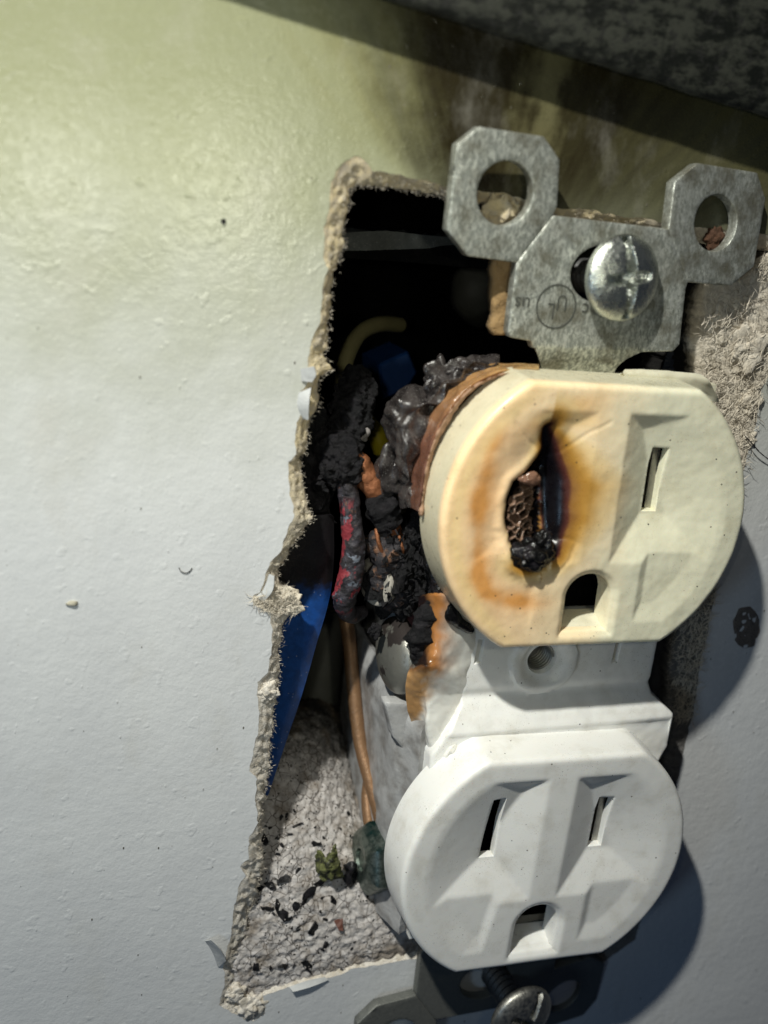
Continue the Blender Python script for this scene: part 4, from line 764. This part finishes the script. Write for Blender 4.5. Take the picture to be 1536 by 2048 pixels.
V, Fc = plate([un(u, v, 1.0)[:2] for u, v in ((992,520),(1032,522),(1030,560),(1022,600),(1020,668),(990,668),(984,655),(992,630),(988,600),(990,560),(986,540))], step=.3, zf=lambda v: np.array([.35*fz(a, b, 0, .8) for a, b in v]), profO=((.15, -.3), (.1, -1.4)), back=True, tf=lambda V: V+np.array([0, 0, 1.0])); tag(mk('board_scrap', V, Fc, M_KRAFT), 'frayed brown board scrap standing behind the left edge of the top strap', 'board')
# ------------------------------------------------------------------ debris lying on the broken ledge
def at_ledge(u, v):
    X = (FG-CAM)@M.T; pu = 768+F*X[..., 0]/X[..., 2]; pv = 1024+F*X[..., 1]/X[..., 2]; k = np.argmin((pu-u)**2+(pv-v)**2); i, j = divmod(k, FG.shape[1])
    a = FG[max(i-2, 0), j]; b = FG[min(i+2, FG.shape[0]-1), j]; c = FG[i, max(j-2, 0)]; e = FG[i, min(j+2, FG.shape[1]-1)]; n_ = np.cross(e-c, a-b); n_ /= np.linalg.norm(n_)
    if n_[2] < 0: n_ = -n_
    return FG[i, j], n_
M_FLAKE = char('char_flake', (.008, .008, .009), .5, .1); M_BFL = simple('brown_flake', (.12, .045, .03), .6)
def flake(u, v, r_, label, mat=M_FLAKE, name='char_flake', group='charred flakes on the broken ledge', asp=1.4, lift=.15, cat='flake'):
    p, n_ = at_ledge(u, v); n_ = n_+rng.normal(0, .3, 3); n_ /= np.linalg.norm(n_); ex = np.cross(n_, rng.normal(0, 1, 3)); k = random.randint(6, 9)
    pts = []; ph = random.random()*6
    for i in range(k):
        a = 2*math.pi*i/k+random.uniform(-.3, .3)*.8; q = r_*random.uniform(.55, 1.25); pts.append((q*math.cos(a)*asp, q*math.sin(a)/asp))
    V, Fc = plate(pts, step=max(r_*.4, .1), zf=lambda w: np.array([.35*r_*fz(a/r_, b/r_, ph, .8) for a, b in w]), profO=((.02, -.05), (.0, -.14)), tf=frame_tf(p+n_*lift, ex, np.cross(n_, ex)), back=True)
    return tag(mk(name, V, Fc, mat, smooth=False, org=p), label, cat, group)
FLK = [(514,1779,.75),(607,1803,.65),(619,1786,.8),(669,1803,.45),(590,1816,.75),(563,1826,1.0),(555,1812,.8),(537,1816,.6),(627,1857,.85),(649,1884,1.05),(512,1933,.5),(564,1931,.5),(613,1931,.75),(563,1634,.4),(592,1650,.5),(629,1688,.6),(529,1681,.6),(564,1759,.8),(540,1770,.6),(633,1770,.7)]
for u, v, r_ in FLK[:1]: flake(u, v, r_, 'black curled flake nearest the torn left edge of the ledge')
flake(649, 1884, 1.15, 'largest charred flake, low in the middle of the pale broken ledge'); flake(678, 1843, .75, 'reddish brown flake lying right of the black ones on the ledge', M_BFL)
flake(563, 1826, 1.1, 'long ragged black flake with a raised tip left of centre on the ledge', asp=1.9)
for u, v, r_ in FLK[1:]:
    if (u, v) in ((649, 1884), (563, 1826)): continue
    flake(u, v, r_, 'small charred black flake lying on the pale broken ledge')
for k in range(70):
    v = random.uniform(1600, 1960); u = random.uniform(500+(1960-v)*.04, 790-(v-1600)*.05)
    flake(u, v, random.uniform(.12, .30), 'tiny charred black speck lying on the pale broken ledge', name='char_speck', group='charred specks on the broken ledge', lift=.06)
g1 = surf([[(635,1700,-2),(650,1715,-1),(672,1690,-.8)],[(632,1735,-2.4),(655,1738,-.2),(680,1730,-1)],[(645,1762,-2),(668,1760,-.6),(690,1755,-1.6)]], 40, 40, .32, 1.1, 4)
tag(thicken(g1, .25).build('leaf_scrap', M_OLIVE), 'curled olive green scrap caught left of the green ground screw', 'scrap')
g1 = surf([[(690,1728,-2.4),(705,1722,-2),(715,1735,-2.2)],[(688,1750,-2.6),(702,1748,-1.5),(712,1755,-2.2)],[(684,1768,-2.6),(700,1775,-2.2),(706,1780,-2.4)]], 14, 14, .5, .9, 7)
tag(thicken(g1, .25).build('char_scrap', M_FLAKE), 'black crinkled scrap squeezed between the olive scrap and the ground screw', 'scrap')
def crumb(u, v, r_, mat, label, name='crumb', sq=(1, 1, .5)):
    V, Fc = blob(un(u, v, r_*.25), r_, .4, u, .8, 3, sq); tag(mk(name, V, Fc, mat), label, 'crumb')
crumb(447, 443, .22, M_SOOT, 'tiny round black speck on the bright glossy upper left wall', 'soot_crumb')
crumb(145, 1207, .38, simple('pale_chip', (.45, .42, .33), .8), 'pale flat chip stuck on the left wall near the middle', 'paint_chip', (1.4, .7, .4))
mb = MB(); mb.tube([un(*p) for p in ((358,1135,.06),(362,1143,.1),(372,1146,.1),(380,1142,.07),(384,1136,.06))], .04, 6); tag(mb.build('hair', M_SOOT), 'short dark curled hair on the wall left of the opening', 'hair')
mb = MB(); mb.tube([un(*p) for p in ((1490,872,.3),(1505,888,.8),(1520,905,.7),(1545,925,.5))], [.05, .07, .07, .04], 8, .5, 2); tag(mb.build('burnt_fibre', M_SOOT), 'black burnt fibre sticking out of the torn gypsum right of the upper socket', 'fibre')
